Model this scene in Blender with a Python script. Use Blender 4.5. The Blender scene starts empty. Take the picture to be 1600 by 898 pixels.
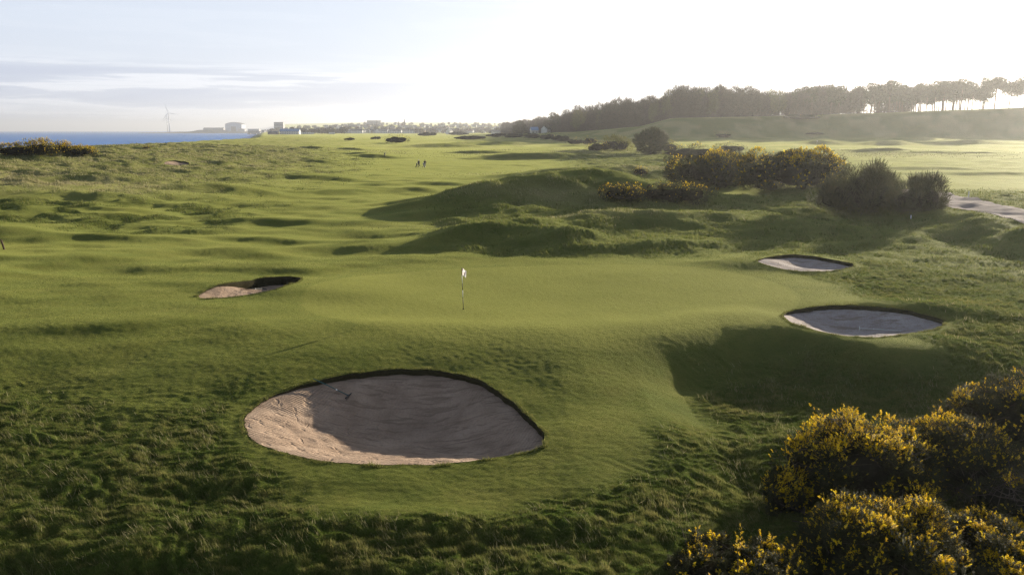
import bpy, math, random
import numpy as np
from mathutils import Vector, Matrix

random.seed(7)
RNG = np.random.default_rng(7)
SC = bpy.context.scene
COL = SC.collection

# ------------------------------------------------------------------ camera numbers
FPX, CX, CY = 1232.0, 800.0, 449.0          # focal length / centre, in pixels of the 1600 x 898 photograph
CAM_Z, PITCH = 9.3, math.radians(11.25)
SUN_AZ, SUN_EL = math.radians(41.0), math.radians(10.2)
SUN = np.array([math.sin(SUN_AZ) * math.cos(SUN_EL), math.cos(SUN_AZ) * math.cos(SUN_EL), math.sin(SUN_EL)])
SEA_Z = -7.0


def ray(px, py):
    u, v = (px - CX) / FPX, (CY - py) / FPX
    return np.array([u, math.cos(PITCH) + v * math.sin(PITCH), -math.sin(PITCH) + v * math.cos(PITCH)])


def at(px, py, z=0.0):
    d = ray(px, py)
    t = (z - CAM_Z) / d[2]
    return d * t + np.array([0, 0, CAM_Z])


def far(px, py, Y):
    d = ray(px, py)
    return d * (Y / d[1]) + np.array([0, 0, CAM_Z])


# ------------------------------------------------------------------ noise
_GA = np.arange(1024) * (2 * math.pi / 1024)
_GC, _GS = np.cos(_GA), np.sin(_GA)


def _hash(ix, iy, seed):
    h = ix * np.uint32(374761393) + iy * np.uint32(668265263) + np.uint32((seed * 974634543) & 0xFFFFFFFF)
    h = (h ^ (h >> np.uint32(13))) * np.uint32(1274126177)
    h = h ^ (h >> np.uint32(16))
    return (h & np.uint32(0xFFFF)) >> np.uint32(6)


def gnoise(x, y, seed=0):
    x0, y0 = np.floor(x), np.floor(y)
    fx, fy = x - x0, y - y0
    ix, iy = x0.astype(np.int64).astype(np.uint32), y0.astype(np.int64).astype(np.uint32)
    u, v = fx * fx * fx * (fx * (fx * 6 - 15) + 10), fy * fy * fy * (fy * (fy * 6 - 15) + 10)

    def g(dx, dy):
        a = _hash(ix + np.uint32(dx), iy + np.uint32(dy), seed)
        return _GC[a] * (fx - dx) + _GS[a] * (fy - dy)
    return 1.5 * ((g(0, 0) * (1 - u) + g(1, 0) * u) * (1 - v) + (g(0, 1) * (1 - u) + g(1, 1) * u) * v)


def fbm(x, y, seed=0, octv=3, gain=0.5):
    s, a, f = 0, 1.0, 1.0
    for o in range(octv):
        s = s + a * gnoise(x * f, y * f, seed + o * 17)
        a *= gain
        f *= 2.03
    return s


def sstep(a, b, x):
    t = np.clip((x - a) / (b - a), 0, 1)
    return t * t * (3 - 2 * t)


# ------------------------------------------------------------------ landform
COAST_Y = [-3000, 0, 100, 175, 240, 300, 420, 620, 900, 1500, 2500, 5000, 30000]
COAST_X = [-400, -106, -106, -104, -118, -134, -160, -196, -276, -462, -769, -1530, -9000]
CREST_Z = [4, 4.2, 4.9, 5.5, 4.8, 4.3, 3.9, 3.5, 2.7, 1.4, 0.0, 0.0, 0.0]
EDGE_X = [-60, -30, -15, -3, 3, 7, 10, 12.5, 14, 16, 20, 26, 40, 70]
EDGE_Y = [40, 38, 36, 34.5, 34, 35.3, 37.0, 37.3, 36.0, 34.2, 33.8, 36, 41, 50]
DROP_X = [-40, -15, -6, 2, 5.2, 7.0, 19, 24, 32, 60]
DROP_Z = [0.4, 0.6, 0.7, 0.75, 0.95, 1.4, 1.3, 0.8, 0.5, 0.3]
DROPW = [9, 9, 8, 8, 5.5, 4.6, 5.5, 7, 9, 9]
HILL = np.array([[-24, 1500, 6], [46, 950, 7.5], [52, 640, 8], [91, 560, 12], [110, 545, 17.5], [194, 556, 19.3],
                 [243, 545, 20.8], [295, 520, 22.6], [325, 500, 23.6], [381, 470, 24.5], [500, 440, 25], [900, 380, 25]], float)

# mounds: centre pixel, height there, half length, near half width, far half width, height, rotation
MOUNDS = [
    (870, 298, 2.2, 15, 6.5, 13, 2.3, 26), (850, 318, 1.6, 11, 2.2, 3.5, 0.5, 24), (770, 336, 1.0, 8, 1.6, 3, 0.4, 28), (945, 292, 2.4, 14, 7, 12, 1.9, 18), (735, 322, 0.9, 9, 4.5, 7, 1.2, 33),
    (870, 350, 1.0, 10, 3.2, 6, 1.05, 22), (990, 340, 1.0, 11, 4.5, 7, 0.9, 12), (775, 366, 0.6, 6, 2.4, 4, 0.9, 22), (725, 376, 0.3, 4, 1.8, 3, 0.35, 30),
    (905, 370, 0.6, 2.8, 1.4, 2.5, 0.7, 20), (850, 378, 0.4, 3.0, 1.3, 2.5, 0.6, 15), (990, 372, 0.9, 8, 2, 5, 0.8, 10),
    (1180, 318, 1.0, 24, 10, 22, 0.9, 8), (1110, 352, 0.6, 9, 3, 7, 0.6, -6), (1290, 356, 0.6, 9, 3, 7, 0.7, -25),
    (1222, 408, 0.3, 5, 1.8, 5, 0.45, -8), (1430, 478, 0.3, 5, 1.0, 2.5, 0.4, -8),
    # left side rough knolls
    (110, 346, 0.5, 10, 1.6, 4, 0.6, 5), (100, 375, 0.4, 11, 1.3, 4, 0.55, -3), (195, 340, 0.5, 6, 1.5, 4, 0.5, 4), (260, 330, 0.5, 9, 1.2, 4, 0.45, 5),
    (420, 352, 0.3, 12, 1.8, 6, 0.4, 8), (500, 337, 0.3, 10, 2.0, 6, 0.45, 8), (560, 326, 0.3, 11, 2.0, 6, 0.4, 10), (330, 306, 0.6, 9, 2, 6, 0.6, 4),
    (400, 322, 0.4, 10, 1.6, 6, 0.45, 6), (190, 512, 0.0, 4, 1.2, 3, 0.28, 25), (470, 458, 0.1, 5, 2.0, 4, 0.2, 8),
    # far hollows and hummocks on the fairway
    (465, 241, 1, 6, 2, 8, 1.15, 5), (492, 237, 1, 6, 2, 8, 1.01, 0), (549, 237, 1, 6, 2, 8, 1.01, 0),
    (582, 246, 1, 7.6, 2.5, 9, 1.15, 0), (562, 243, 1, 5.1, 2, 8, 0.86, 0), (502, 261, 0.6, 6.8, 2, 7, 0.79, 4),
    (490, 281, 0.6, 6.8, 2, 7, 0.65, 4), (690, 230, 1.8, 18.7, 5, 14, 1.87, 2), (735, 226, 2, 13.6, 5, 14, 1.44, 2),
    (785, 228, 1.6, 12.8, 4, 14, 1.58, 0), (755, 239, 1.2, 11.9, 3, 10, 1.08, 4), (440, 212, 2.5, 13.6, 6, 25, 2.16, 0),
    (652, 298, 0.4, 3.4, 1.3, 5, 0.5, 4), (560, 300, 0.4, 6.8, 2, 6, 0.43, 6), (700, 285, 0.5, 6, 2, 6, 0.43, 15),
    (840, 240, 2.2, 18.7, 5, 12, 1.87, 8), (900, 236, 2.4, 15.3, 6, 12, 1.58, 8), (930, 262, 2, 20.4, 4.5, 9, 1.3, 14),
    (1030, 262, 2.2, 18.7, 5, 10, 1.58, 14), (960, 275, 1.6, 17, 3, 8, 0.72, 14), (860, 272, 1, 10.2, 2.5, 7, 0.58, 14),
    (1290, 225, 3.4, 10.2, 3.5, 14, 1.9, -4), (1250, 214, 3.6, 18.7, 6, 20, 2.3, 0), (1170, 216, 3.4, 15.3, 5, 20, 2.1, 2),
    (1390, 227, 3, 11.9, 3, 12, 1.9, -6), (1380, 234, 2.6, 8.5, 2, 9, 1.3, -2), (1440, 222, 3.2, 11.9, 4, 14, 1.5, 0),
    (1530, 226, 3, 13.6, 4, 14, 1.6, 0), (1480, 238, 2, 20.4, 3, 14, 0.8, -6), (1560, 262, 1.6, 20.4, 3, 12, 0.7, -6),
    (1430, 256, 1.6, 11.9, 3, 10, 0.7, -6),
    # dune bank on the left
    (60, 300, 2.2, 16, 6, 10, 1.5, -4), (170, 285, 2.2, 14, 6, 10, 1.4, -4), (20, 265, 4.0, 20, 8, 12, 1.0, -10),
    (300, 248, 3.6, 16, 6, 14, 0.9, 0), (345, 230, 4.0, 20, 8, 16, 0.7, 0), (215, 262, 3.0, 14, 6, 10, 1.0, 4),
]
_MW = [(at(m[0], m[1], m[2])[:2],) + m[3:] for m in MOUNDS]


def seg_info(P, x, y):
    """nearest distance, side and interpolated third coordinate of polyline P (n x 3)"""
    best = np.full(x.shape, 1e18)
    side = np.zeros(x.shape)
    zz = np.zeros(x.shape)
    for i in range(len(P) - 1):
        a, b = P[i], P[i + 1]
        dx, dy = b[0] - a[0], b[1] - a[1]
        L2 = dx * dx + dy * dy
        t = np.clip(((x - a[0]) * dx + (y - a[1]) * dy) / L2, 0, 1)
        qx, qy = a[0] + t * dx, a[1] + t * dy
        d = (x - qx) ** 2 + (y - qy) ** 2
        m = d < best
        best = np.where(m, d, best)
        side = np.where(m, np.sign(dx * (y - a[1]) - dy * (x - a[0])), side)
        zz = np.where(m, a[2] + t * (b[2] - a[2]), zz)
    return np.sqrt(best), side, zz


TRK = np.array([[30, 150, 0.9], [36, 120, 1.2], [40, 95, 1.5], [42, 81, 1.6], [41.5, 63, 1.6], [42, 50, 1.5], [46, 30, 1.5], [52, 10, 1.5]], float)
ROAD = np.array([[40, 150], [46, 125], [49.5, 100], [49, 90], [47.6, 73], [47.4, 60], [50, 40], [55, 15]], float)


def green_edge(x, y):
    """signed distance-like value, positive inside the putting surface"""
    cx, cy = 2.6, 44.2
    a = np.arctan2((y - cy) / 1.0, (x - cx))
    r = np.hypot((x - cx) / 13.6, (y - cy) / 11.3)
    r0 = 1.0 + 0.06 * np.sin(2 * a + 0.6) + 0.05 * np.sin(3 * a - 0.5)
    return (r0 - r) * 12.0


def base_height(x, y, detail=True):
    x = np.asarray(x, float)
    y = np.asarray(y, float)
    r = np.hypot(x, y)
    z = 4.6 * sstep(140, 480, y) * (0.45 + 0.55 * sstep(-60, 140, x))
    # foreground drop in front of the green
    ye = np.interp(x, EDGE_X, EDGE_Y)
    d = ye - y
    drop = np.interp(x, DROP_X, DROP_Z)
    dw = np.interp(x, DROP_X, DROPW)
    z = z - drop * sstep(0, dw, d) - 0.055 * np.clip(21 - y, 0, 60) * sstep(80, 20, r)
    z = z + 0.35 * np.exp(-((x - 8.5) / 5.0) ** 2 - ((y - 24.5) / 2.2) ** 2)     # low swell right of the big bunker
    z = z + 0.30 * np.exp(-((x + 4) / 9.0) ** 2 - ((y - 18.7) / 0.9) ** 2) + 0.35 * np.exp(-((x + 9) / 5.0) ** 2 - ((y - 17.2) / 0.8) ** 2)
    z = z + 0.45 * np.exp(-((x - 4.0) / 7.0) ** 2 - ((y - 16.2) / 1.0) ** 2)
    # green: crown and front lip
    ge = green_edge(x, y)
    z = z + 0.25 * np.exp(-((y - ye - 1.6) / 2.2) ** 2) * sstep(-18, -6, x) * sstep(17, 11, x)
    z = z - 0.22 * np.exp(-((x - 3) / 9.0) ** 2 - ((y - 45) / 5.0) ** 2)
    # mounds, their outlines bent by low noise
    wxx = x + 1.5 * gnoise(x / 11, y / 11, 51) + 0.35 * gnoise(x / 2.6, y / 2.6, 53)
    wyy = y + 1.3 * gnoise(x / 11, y / 11, 52) + 0.3 * gnoise(x / 2.6, y / 2.6, 54)
    for (c, rx, rn, rf, h, rot) in _MW:
        R = max(rx, rf) * 3
        m = (np.abs(x - c[0]) < R) & (np.abs(y - c[1]) < R)
        if not m.any():
            continue
        X, Y = wxx[m] - c[0], wyy[m] - c[1]
        ca, sa = math.cos(math.radians(rot)), math.sin(math.radians(rot))
        u, v = X * ca + Y * sa, -X * sa + Y * ca
        w = np.where(v < 0, rn, rf)
        z[m] += h * np.exp(-np.abs(u / rx) ** 2.4 - np.abs(v / w) ** 2.0)
    # bank that carries the track on the right
    dist, side, zz = seg_info(TRK, x, y)
    m = side > 0                                   # left of the polyline direction is towards the hole? sign fixed below
    lee = np.where(m, -dist, dist)                 # positive: track side
    z = z + (zz - 0.1) * sstep(-5.5, 1.0, -lee if TRK_FLIP else lee) * sstep(170, 110, y) * sstep(120, 70, np.abs(x))
    # dunes and the sea bed
    xc = np.interp(y, COAST_Y, COAST_X)
    zc = np.interp(y, COAST_Y, CREST_Z)
    dc = x - xc
    wid = 52 + 0.06 * np.clip(y - 200, 0, 2000)
    z = z + np.where(dc > 0, (zc - np.minimum(z, zc)) * np.exp(-(dc / wid) ** 2), (zc - np.minimum(z, zc)) - (zc + 14) * sstep(0, -55, dc))
    # wooded hill
    dist, side, zz = seg_info(HILL, x, y)
    beh = side > 0
    s = np.where(beh, 1.0, sstep(58, 0, dist))
    fade = sstep(-80, 10, x - np.interp(y, [0, 950, 1500, 9000], [0, 0, -24, 1200])) * sstep(1500, 700, y)
    near = sstep(200, 330, r)
    z = z + np.clip(zz - z, 0, 99) * s * fade * near
    # town slope and far hills
    lat = 0.45 + 0.55 * sstep(-0.30, -0.16, x / np.maximum(y, 1))
    z = z + (30 * sstep(1700, 3600, y) * lat + 62 * sstep(4500, 9000, y)) * sstep(-10, 150, dc)
    if detail:
        flat = sstep(1.0, -4.0, ge)                 # 0 on the green
        away = sstep(900, 300, r)
        z = z + away * (0.13 + 0.87 * flat) * sstep(6, 25, y + 30) * (
            0.085 * fbm(x / 7.0, y / 5.0, 3, 3, 0.5) + 0.13 * fbm(x / 26.0, y / 20.0, 5, 2) * sstep(30, 70, r))
        z = z + sstep(140, 200, y) * sstep(560, 420, y) * sstep(-40, 40, x) * 0.30 * fbm(x / 24.0, y / 9.0, 15, 3, 0.5)
        left = sstep(4, -12, x) * sstep(38, 54, y) * sstep(180, 110, y) * flat
        z = z + sstep(-14, -4, x) * sstep(58, 66, y) * sstep(118, 100, y) * sstep(60, 40, x) * 0.26 * fbm(x / 6.5, y / 4.5, 17, 3, 0.5)
        z = z + left * (0.29 * fbm(x / 11.0, y / 4.4, 11, 2, 0.4) + 0.05 * gnoise(x / 3.0, y / 1.6, 13))
        z = z + sstep(-30, 20, dc) * sstep(1000, 700, y) * np.exp(-(dc / 70) ** 2) * 0.8 * fbm(x / 14, y / 12, 21, 3, 0.55)
    return z


# choose the sign of the track polyline so that the bank is on the far right side
TRK_FLIP = False


def _test_flip():
    global TRK_FLIP
    d, s, _ = seg_info(TRK, np.array([60.0]), np.array([75.0]))
    TRK_FLIP = bool(s[0] > 0)


_test_flip()


def rough_mask(x, y):
    """0 = mown short, 1 = long rough"""
    r = np.hypot(x, y)
    n = fbm(x / 6.0, y / 6.0, 31, 3)
    ye = np.interp(x, EDGE_X, EDGE_Y)
    d = ye - y
    front = sstep(5.5, 14, d + 2.0 * n)
    right_low = sstep(1, 4.5, d + 1.2 * n) * sstep(6.5, 9, x)
    bun = np.hypot((x + 2.2) / 6.4, (y - 25.8) / 6.2)
    front = front * sstep(0.98, 1.22, bun + 0.1 * n) if True else front
    ge = green_edge(x, y)
    right = sstep(-1.5, -5.5, ge + 1.5 * n) * sstep(15, 19, x + 3 * n) * sstep(74, 62, y - 0.2 * x)
    bank = sstep(-1.5, -5.0, ge) * sstep(-9, -3, x - (70 - y) * 0.15) * sstep(56.5, 61, y + 2 * n) * sstep(116, 98, y) * 0.75
    xc = np.interp(y, COAST_Y, COAST_X)
    dune = sstep(75, 45, x - xc + 18 * n) * sstep(85, 100, y)
    dune = np.maximum(dune, sstep(-22, -30, x + 4 * n) * sstep(66, 72, y) * sstep(98, 84, y) * sstep(0.0, 0.35, n + 0.2))
    mid = sstep(10, 25, x) * sstep(125, 140, y) * sstep(330, 280, y) * sstep(70, 45, x - 0.05 * y) * 0.8
    far_ = sstep(330, 430, y + 60 * n) * sstep(0.0, 0.3, n + 0.1) * 0.7
    return np.clip(np.maximum.reduce([front, right_low, right * 0.8, bank, dune, mid, far_]), 0, 1)


def pale_mask(x, y):
    """dead straw-coloured grass"""
    n = fbm(x / 7.0, y / 7.0, 41, 3)
    n2 = fbm(x / 20.0, y / 20.0, 43, 2)
    xc = np.interp(y, COAST_Y, COAST_X)
    dc = x - xc
    a = sstep(80, 45, dc) * sstep(90, 105, y) * (0.48 + 0.4 * n)
    c = at(40, 292, 2.5)
    a = np.maximum(a, 1.5 * np.exp(-((x - c[0]) / 15) ** 2 - ((y - c[1]) / 8) ** 2) * (0.8 + 0.5 * n))
    c = at(160, 292, 2.0)
    a = np.maximum(a, 1.1 * np.exp(-((x - c[0]) / 12) ** 2 - ((y - c[1]) / 5) ** 2) * (0.8 + 0.6 * n))
    for (px, py, z, rx, ry, k) in [(930, 258, 2.2, 22, 8, 0.85), (1040, 258, 2.4, 22, 9, 0.85), (850, 236, 2.4, 26, 12, 0.7), (960, 272, 1.6, 18, 5, .6),
                                   (1380, 236, 2.6, 26, 14, .55), (620, 226, 3, 60, 30, .55), (500, 222, 3, 60, 40, .55),
                                   (1130, 222, 3.6, 50, 40, .6), (870, 296, 2.8, 12, 3, .6), (860, 330, 1.8, 12, 2.2, .6)]:
        c = at(px, py, z)
        a = np.maximum(a, k * np.exp(-((x - c[0]) / rx) ** 2 - ((y - c[1]) / ry) ** 2) * (0.8 + 0.7 * n))
    a = np.maximum(a, 0.8 * sstep(230, 400, y) * sstep(-0.15, 0.3, n2))
    return np.clip(a, 0, 1)


def tufts(x, y, rough):
    """hummocky relief of long grass (metres)"""
    r = np.hypot(x, y)
    wx, wy = x + 0.5 * gnoise(x / 1.6, y / 1.6, 70), y + 0.5 * gnoise(x / 1.6, y / 1.6, 71)
    a = 1 - np.abs(gnoise(wx / 0.70, wy / 0.46, 61))
    b = gnoise(x / 0.30, y / 0.24, 62)
    big = fbm(x / 2.6, y / 1.9, 63, 2)
    near = sstep(95, 55, r)
    z = rough * (near * (0.19 * (a - 0.72) + 0.05 * b + 0.11 * big) + (1 - near) * (0.30 * fbm(x / 3.2, y / 2.4, 64, 2)) * sstep(420, 300, r))
    return z + (1 - rough) * near * 0.012 * b


# ------------------------------------------------------------------ ray / ground
def ground_hit(px, py, h=None):
    d = ray(px, py)
    t = np.concatenate([np.arange(8, 260, 0.15), np.arange(260, 1500, 1.0), np.arange(1500, 9000, 6.0)])
    X, Y, Z = d[0] * t, d[1] * t, CAM_Z + d[2] * t
    hz = base_height(X, Y)
    i = np.argmax(hz > Z)
    if not (hz > Z).any():
        i = len(t) - 1
    return np.array([X[i], Y[i], hz[i]])


def gz(x, y):
    a = np.array([float(x)]), np.array([float(y)])
    return float(base_height(*a)[0])


# ------------------------------------------------------------------ bunkers
def smooth_poly(pts, n=8):
    P = np.array(pts, float)
    out = []
    N = len(P)
    for i in range(N):
        p0, p1, p2, p3 = P[i - 1], P[i], P[(i + 1) % N], P[(i + 2) % N]
        for k in range(n):
            t = k / n
            out.append(0.5 * (2 * p1 + (p2 - p0) * t + (2 * p0 - 5 * p1 + 4 * p2 - p3) * t * t + (3 * p1 - p0 - 3 * p2 + p3) * t ** 3))
    return np.array(out)


def poly_sd(P, x, y):
    """signed distance to polygon (negative inside) and nearest point"""
    best = np.full(x.shape, 1e18)
    qx, qy = np.zeros(x.shape), np.zeros(x.shape)
    ins = np.zeros(x.shape, bool)
    N = len(P)
    for i in range(N):
        a, b = P[i], P[(i + 1) % N]
        dx, dy = b - a
        t = np.clip(((x - a[0]) * dx + (y - a[1]) * dy) / (dx * dx + dy * dy + 1e-12), 0, 1)
        X, Y = a[0] + t * dx, a[1] + t * dy
        d = (x - X) ** 2 + (y - Y) ** 2
        m = d < best
        best = np.where(m, d, best)
        qx, qy = np.where(m, X, qx), np.where(m, Y, qy)
        c = ((a[1] > y) != (b[1] > y))
        if dy != 0:
            ins ^= c & (x < a[0] + (y - a[1]) * dx / dy)
    sd = np.sqrt(best)
    return np.where(ins, -sd, sd), qx, qy


BUNKERS = [
    dict(px=[(381, 660), (392, 641), (420, 622), (470, 603), (520, 591), (580, 582), (640, 579), (700, 583), (750, 596), (790, 620), (822, 648), (846, 672),
             (851, 688), (843, 699), (800, 711), (740, 722), (660, 727), (560, 726), (480, 718), (420, 702), (390, 684)],
         lipb=0.24, lipf=0.03, depth=0.95, w=2.2, tilt=0.25, label='huge oval sand bunker in the front of the green, half in shadow', name='sand_bunker'),
    dict(px=[(309, 463), (325, 452), (365, 441), (410, 435), (450, 432), (469, 434), (464, 441), (432, 452), (400, 459), (358, 465), (322, 467)],
         lipb=0.55, lipf=0.06, depth=0.30, w=1.0, below=0.42, tilt=0.05, label='narrow slanting bunker with a dark turf wall, left of the flag', name='sand_bunker'),
    dict(px=[(1184, 408), (1207, 401), (1245, 398), (1290, 404), (1331, 412), (1327, 418), (1292, 424), (1245, 424), (1208, 417)],
         lipb=0.24, lipf=0.06, depth=0.42, w=1.4, tilt=0.1, label='small shaded bunker, sand tinted skylight grey, behind the right end of the green', name='sand_bunker'),
    dict(px=[(1224, 492), (1240, 485), (1280, 480), (1330, 478), (1390, 483), (1440, 490), (1471, 500), (1472, 508), (1450, 517), (1400, 525), (1360, 528), (1300, 522),
             (1255, 511), (1232, 502)],
         lipb=0.22, lipf=0.04, depth=0.55, w=1.7, tilt=0.15, label='oval bunker, sand tinted skylight grey, with a pale rake, right of the green', name='sand_bunker'),
    dict(px=[(256, 256), (262, 252), (275, 251), (290, 253), (296, 256), (285, 258), (268, 258)],
         lipb=0.25, lipf=0.05, depth=0.2, w=1.5, tilt=0.2, label='tiny pink sand bunker far off in the left dune bank', name='sand_bunker'),
]
for b in BUNKERS:
    pts = [ground_hit(*p)[:2] for p in b['px']]
    Pp = smooth_poly(pts, 10)
    k_ = 0.055 * gnoise(Pp[:, 0] * 1.9, Pp[:, 1] * 1.9, 6) + 0.03 * gnoise(Pp[:, 0] * 5.0, Pp[:, 1] * 5.0, 7)
    dn = Pp - Pp.mean(0)
    b['P'] = Pp + dn / np.linalg.norm(dn, axis=1)[:, None] * k_[:, None]
    c = b['P'].mean(0)
    b['c'] = c
    b['R'] = np.hypot(*(b['P'] - c).T).max()
    s = (b['P'] - c) @ SUN[:2]
    b['smin'], b['smax'] = s.min(), s.max()
    if 'below' in b:
        b['floor'] = float(base_height(b['P'][:, 0], b['P'][:, 1]).min()) - b['below']


def sand_height(b, x, y, sd=None):
    if sd is None:
        sd, _, _ = poly_sd(b['P'], x, y)
    t = np.clip(-sd, 0, 99)
    k = (((x - b['c'][0]) * SUN[0] + (y - b['c'][1]) * SUN[1]) - b['smin']) / (b['smax'] - b['smin'])
    k = np.clip(k, 0, 1)
    lip = b['lipf'] + (b['lipb'] - b['lipf']) * sstep(0.25, 0.7, k)
    dep = b['depth'] * (1 - np.exp(-(t / b['w']) ** 1.6))
    z = base_height(x, y) - lip - dep
    if 'floor' in b:
        ze = base_height(x, y) - lip
        z = ze + (np.minimum(b['floor'], ze - 0.05) - ze) * (1 - np.exp(-(t / b['w']) ** 1.6))
    if b['R'] > 4:
        z = z + sstep(0.1, 0.9, t) * (0.030 * fbm(x / 0.42, y / 0.42, 81, 3, 0.6) - 0.05 * np.clip(gnoise(x / 0.33, y / 0.33, 84) - 0.45, 0, 1) * sstep(-0.1, 0.3, gnoise(x / 1.8, y / 1.8, 85)) + 0.045 * fbm(x / 1.5, y / 1.5, 82, 2))
    return z


def surface(x, y):
    """terrain without the holes, with tufts"""
    z = base_height(x, y)
    rm = rough_mask(x, y)
    for b in BUNKERS:
        m = np.hypot(x - b['c'][0], y - b['c'][1]) < b['R'] + 2
        if m.any():
            sd, _, _ = poly_sd(b['P'], x[m], y[m])
            rm[m] *= sstep(0.0, 1.2, sd)
    return z + tufts(x, y, rm), rm


# ------------------------------------------------------------------ mesh helpers
def new_mesh(name, verts, faces, smooth=False):
    """verts (n,3); faces (m,k) array with constant k"""
    verts = np.ascontiguousarray(verts, np.float32)
    faces = np.ascontiguousarray(faces, np.int32)
    me = bpy.data.meshes.new(name)
    k = faces.shape[1]
    me.vertices.add(len(verts))
    me.vertices.foreach_set('co', verts.ravel())
    me.loops.add(faces.size)
    me.loops.foreach_set('vertex_index', faces.ravel())
    me.polygons.add(len(faces))
    me.polygons.foreach_set('loop_start', np.arange(0, faces.size, k, dtype=np.int32))
    me.polygons.foreach_set('loop_total', np.full(len(faces), k, np.int32))
    me.update(calc_edges=True)
    if smooth:
        me.polygons.foreach_set('use_smooth', np.ones(len(faces), bool))
    return me


def link(name, me, mat=None, parent=None, loc=None):
    o = bpy.data.objects.new(name, me)
    COL.objects.link(o)
    if mat is not None:
        for m in (mat if isinstance(mat, (list, tuple)) else [mat]):
            me.materials.append(m)
    if parent is not None:
        o.parent = parent
    if loc is not None:
        o.location = loc
    return o


def thing(name, label, cat, loc=(0, 0, 0), rz=0.0, group=None):
    o = bpy.data.objects.new(name, None)
    COL.objects.link(o)
    o.empty_display_size = 0.5
    o.location = loc
    o.rotation_euler = (0, 0, rz)
    o['label'] = label
    o['category'] = cat
    if group:
        o['group'] = group
    return o


def tag(o, label=None, cat=None, group=None, kind=None):
    for k, v in (('label', label), ('category', cat), ('group', group), ('kind', kind)):
        if v:
            o[k] = v
    return o


def dup(root, loc, rz=0.0, label=None, group=None, scale=None):
    r = root.copy()
    COL.objects.link(r)
    r.location = loc
    r.rotation_euler = (0, 0, rz)
    if scale:
        r.scale = scale
    if label:
        r['label'] = label
    if group:
        r['group'] = group
    for ch in list(root.children):
        c = ch.copy()
        COL.objects.link(c)
        c.parent = r
        for g in ch.children:
            d = g.copy()
            COL.objects.link(d)
            d.parent = c
    return r


class MB:
    """collects polygons of any size"""

    def __init__(self):
        self.v, self.f = [], []

    def add(self, vs, fs):
        n = len(self.v)
        self.v += [tuple(p) for p in vs]
        self.f += [tuple(i + n for i in f) for f in fs]

    def box(self, x0, x1, y0, y1, z0, z1):
        self.add([(x0, y0, z0), (x1, y0, z0), (x1, y1, z0), (x0, y1, z0), (x0, y0, z1), (x1, y0, z1), (x1, y1, z1), (x0, y1, z1)],
                 [(0, 3, 2, 1), (4, 5, 6, 7), (0, 1, 5, 4), (1, 2, 6, 5), (2, 3, 7, 6), (3, 0, 4, 7)])

    def tube(self, pts, rad, n=8, cap=True):
        pts = [Vector(p) for p in pts]
        if not hasattr(rad, '__len__'):
            rad = [rad] * len(pts)
        vs, fs = [], []
        for i, p in enumerate(pts):
            t = (pts[min(i + 1, len(pts) - 1)] - pts[max(i - 1, 0)]).normalized()
            a = t.cross(Vector((0, 0, 1)) if abs(t.z) < 0.9 else Vector((1, 0, 0))).normalized()
            c = t.cross(a)
            for k in range(n):
                w = 2 * math.pi * k / n
                vs.append(p + (a * math.cos(w) + c * math.sin(w)) * rad[i])
        for i in range(len(pts) - 1):
            for k in range(n):
                k2 = (k + 1) % n
                fs.append((i * n + k, i * n + k2, (i + 1) * n + k2, (i + 1) * n + k))
        if cap:
            fs.append(tuple(range(n))[::-1])
            fs.append(tuple((len(pts) - 1) * n + k for k in range(n)))
        self.add(vs, fs)

    def ball(self, c, r, nu=10, nv=6):
        r = r if hasattr(r, '__len__') else (r, r, r)
        vs = [(c[0], c[1], c[2] - r[2])]
        for j in range(1, nv):
            a = -math.pi / 2 + math.pi * j / nv
            for i in range(nu):
                b = 2 * math.pi * i / nu
                vs.append((c[0] + r[0] * math.cos(a) * math.cos(b), c[1] + r[1] * math.cos(a) * math.sin(b), c[2] + r[2] * math.sin(a)))
        vs.append((c[0], c[1], c[2] + r[2]))
        fs = []
        for i in range(nu):
            i2 = (i + 1) % nu
            fs.append((0, 1 + i2, 1 + i))
            for j in range(nv - 2):
                fs.append((1 + j * nu + i, 1 + j * nu + i2, 1 + (j + 1) * nu + i2, 1 + (j + 1) * nu + i))
            fs.append((len(vs) - 1, 1 + (nv - 2) * nu + i, 1 + (nv - 2) * nu + i2))
        self.add(vs, fs)

    def build(self, name, mat, parent=None, smooth=False, loc=None):
        me = bpy.data.meshes.new(name)
        me.from_pydata(self.v, [], self.f)
        if smooth:
            me.polygons.foreach_set('use_smooth', np.ones(len(self.f), bool))
        me.update()
        return link(name, me, mat, parent, loc)


# ------------------------------------------------------------------ materials
def mat_new(name):
    m = bpy.data.materials.new(name)
    m.use_nodes = True
    nt = m.node_tree
    nt.nodes.clear()
    return m, nt, nt.nodes, nt.links


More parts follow.
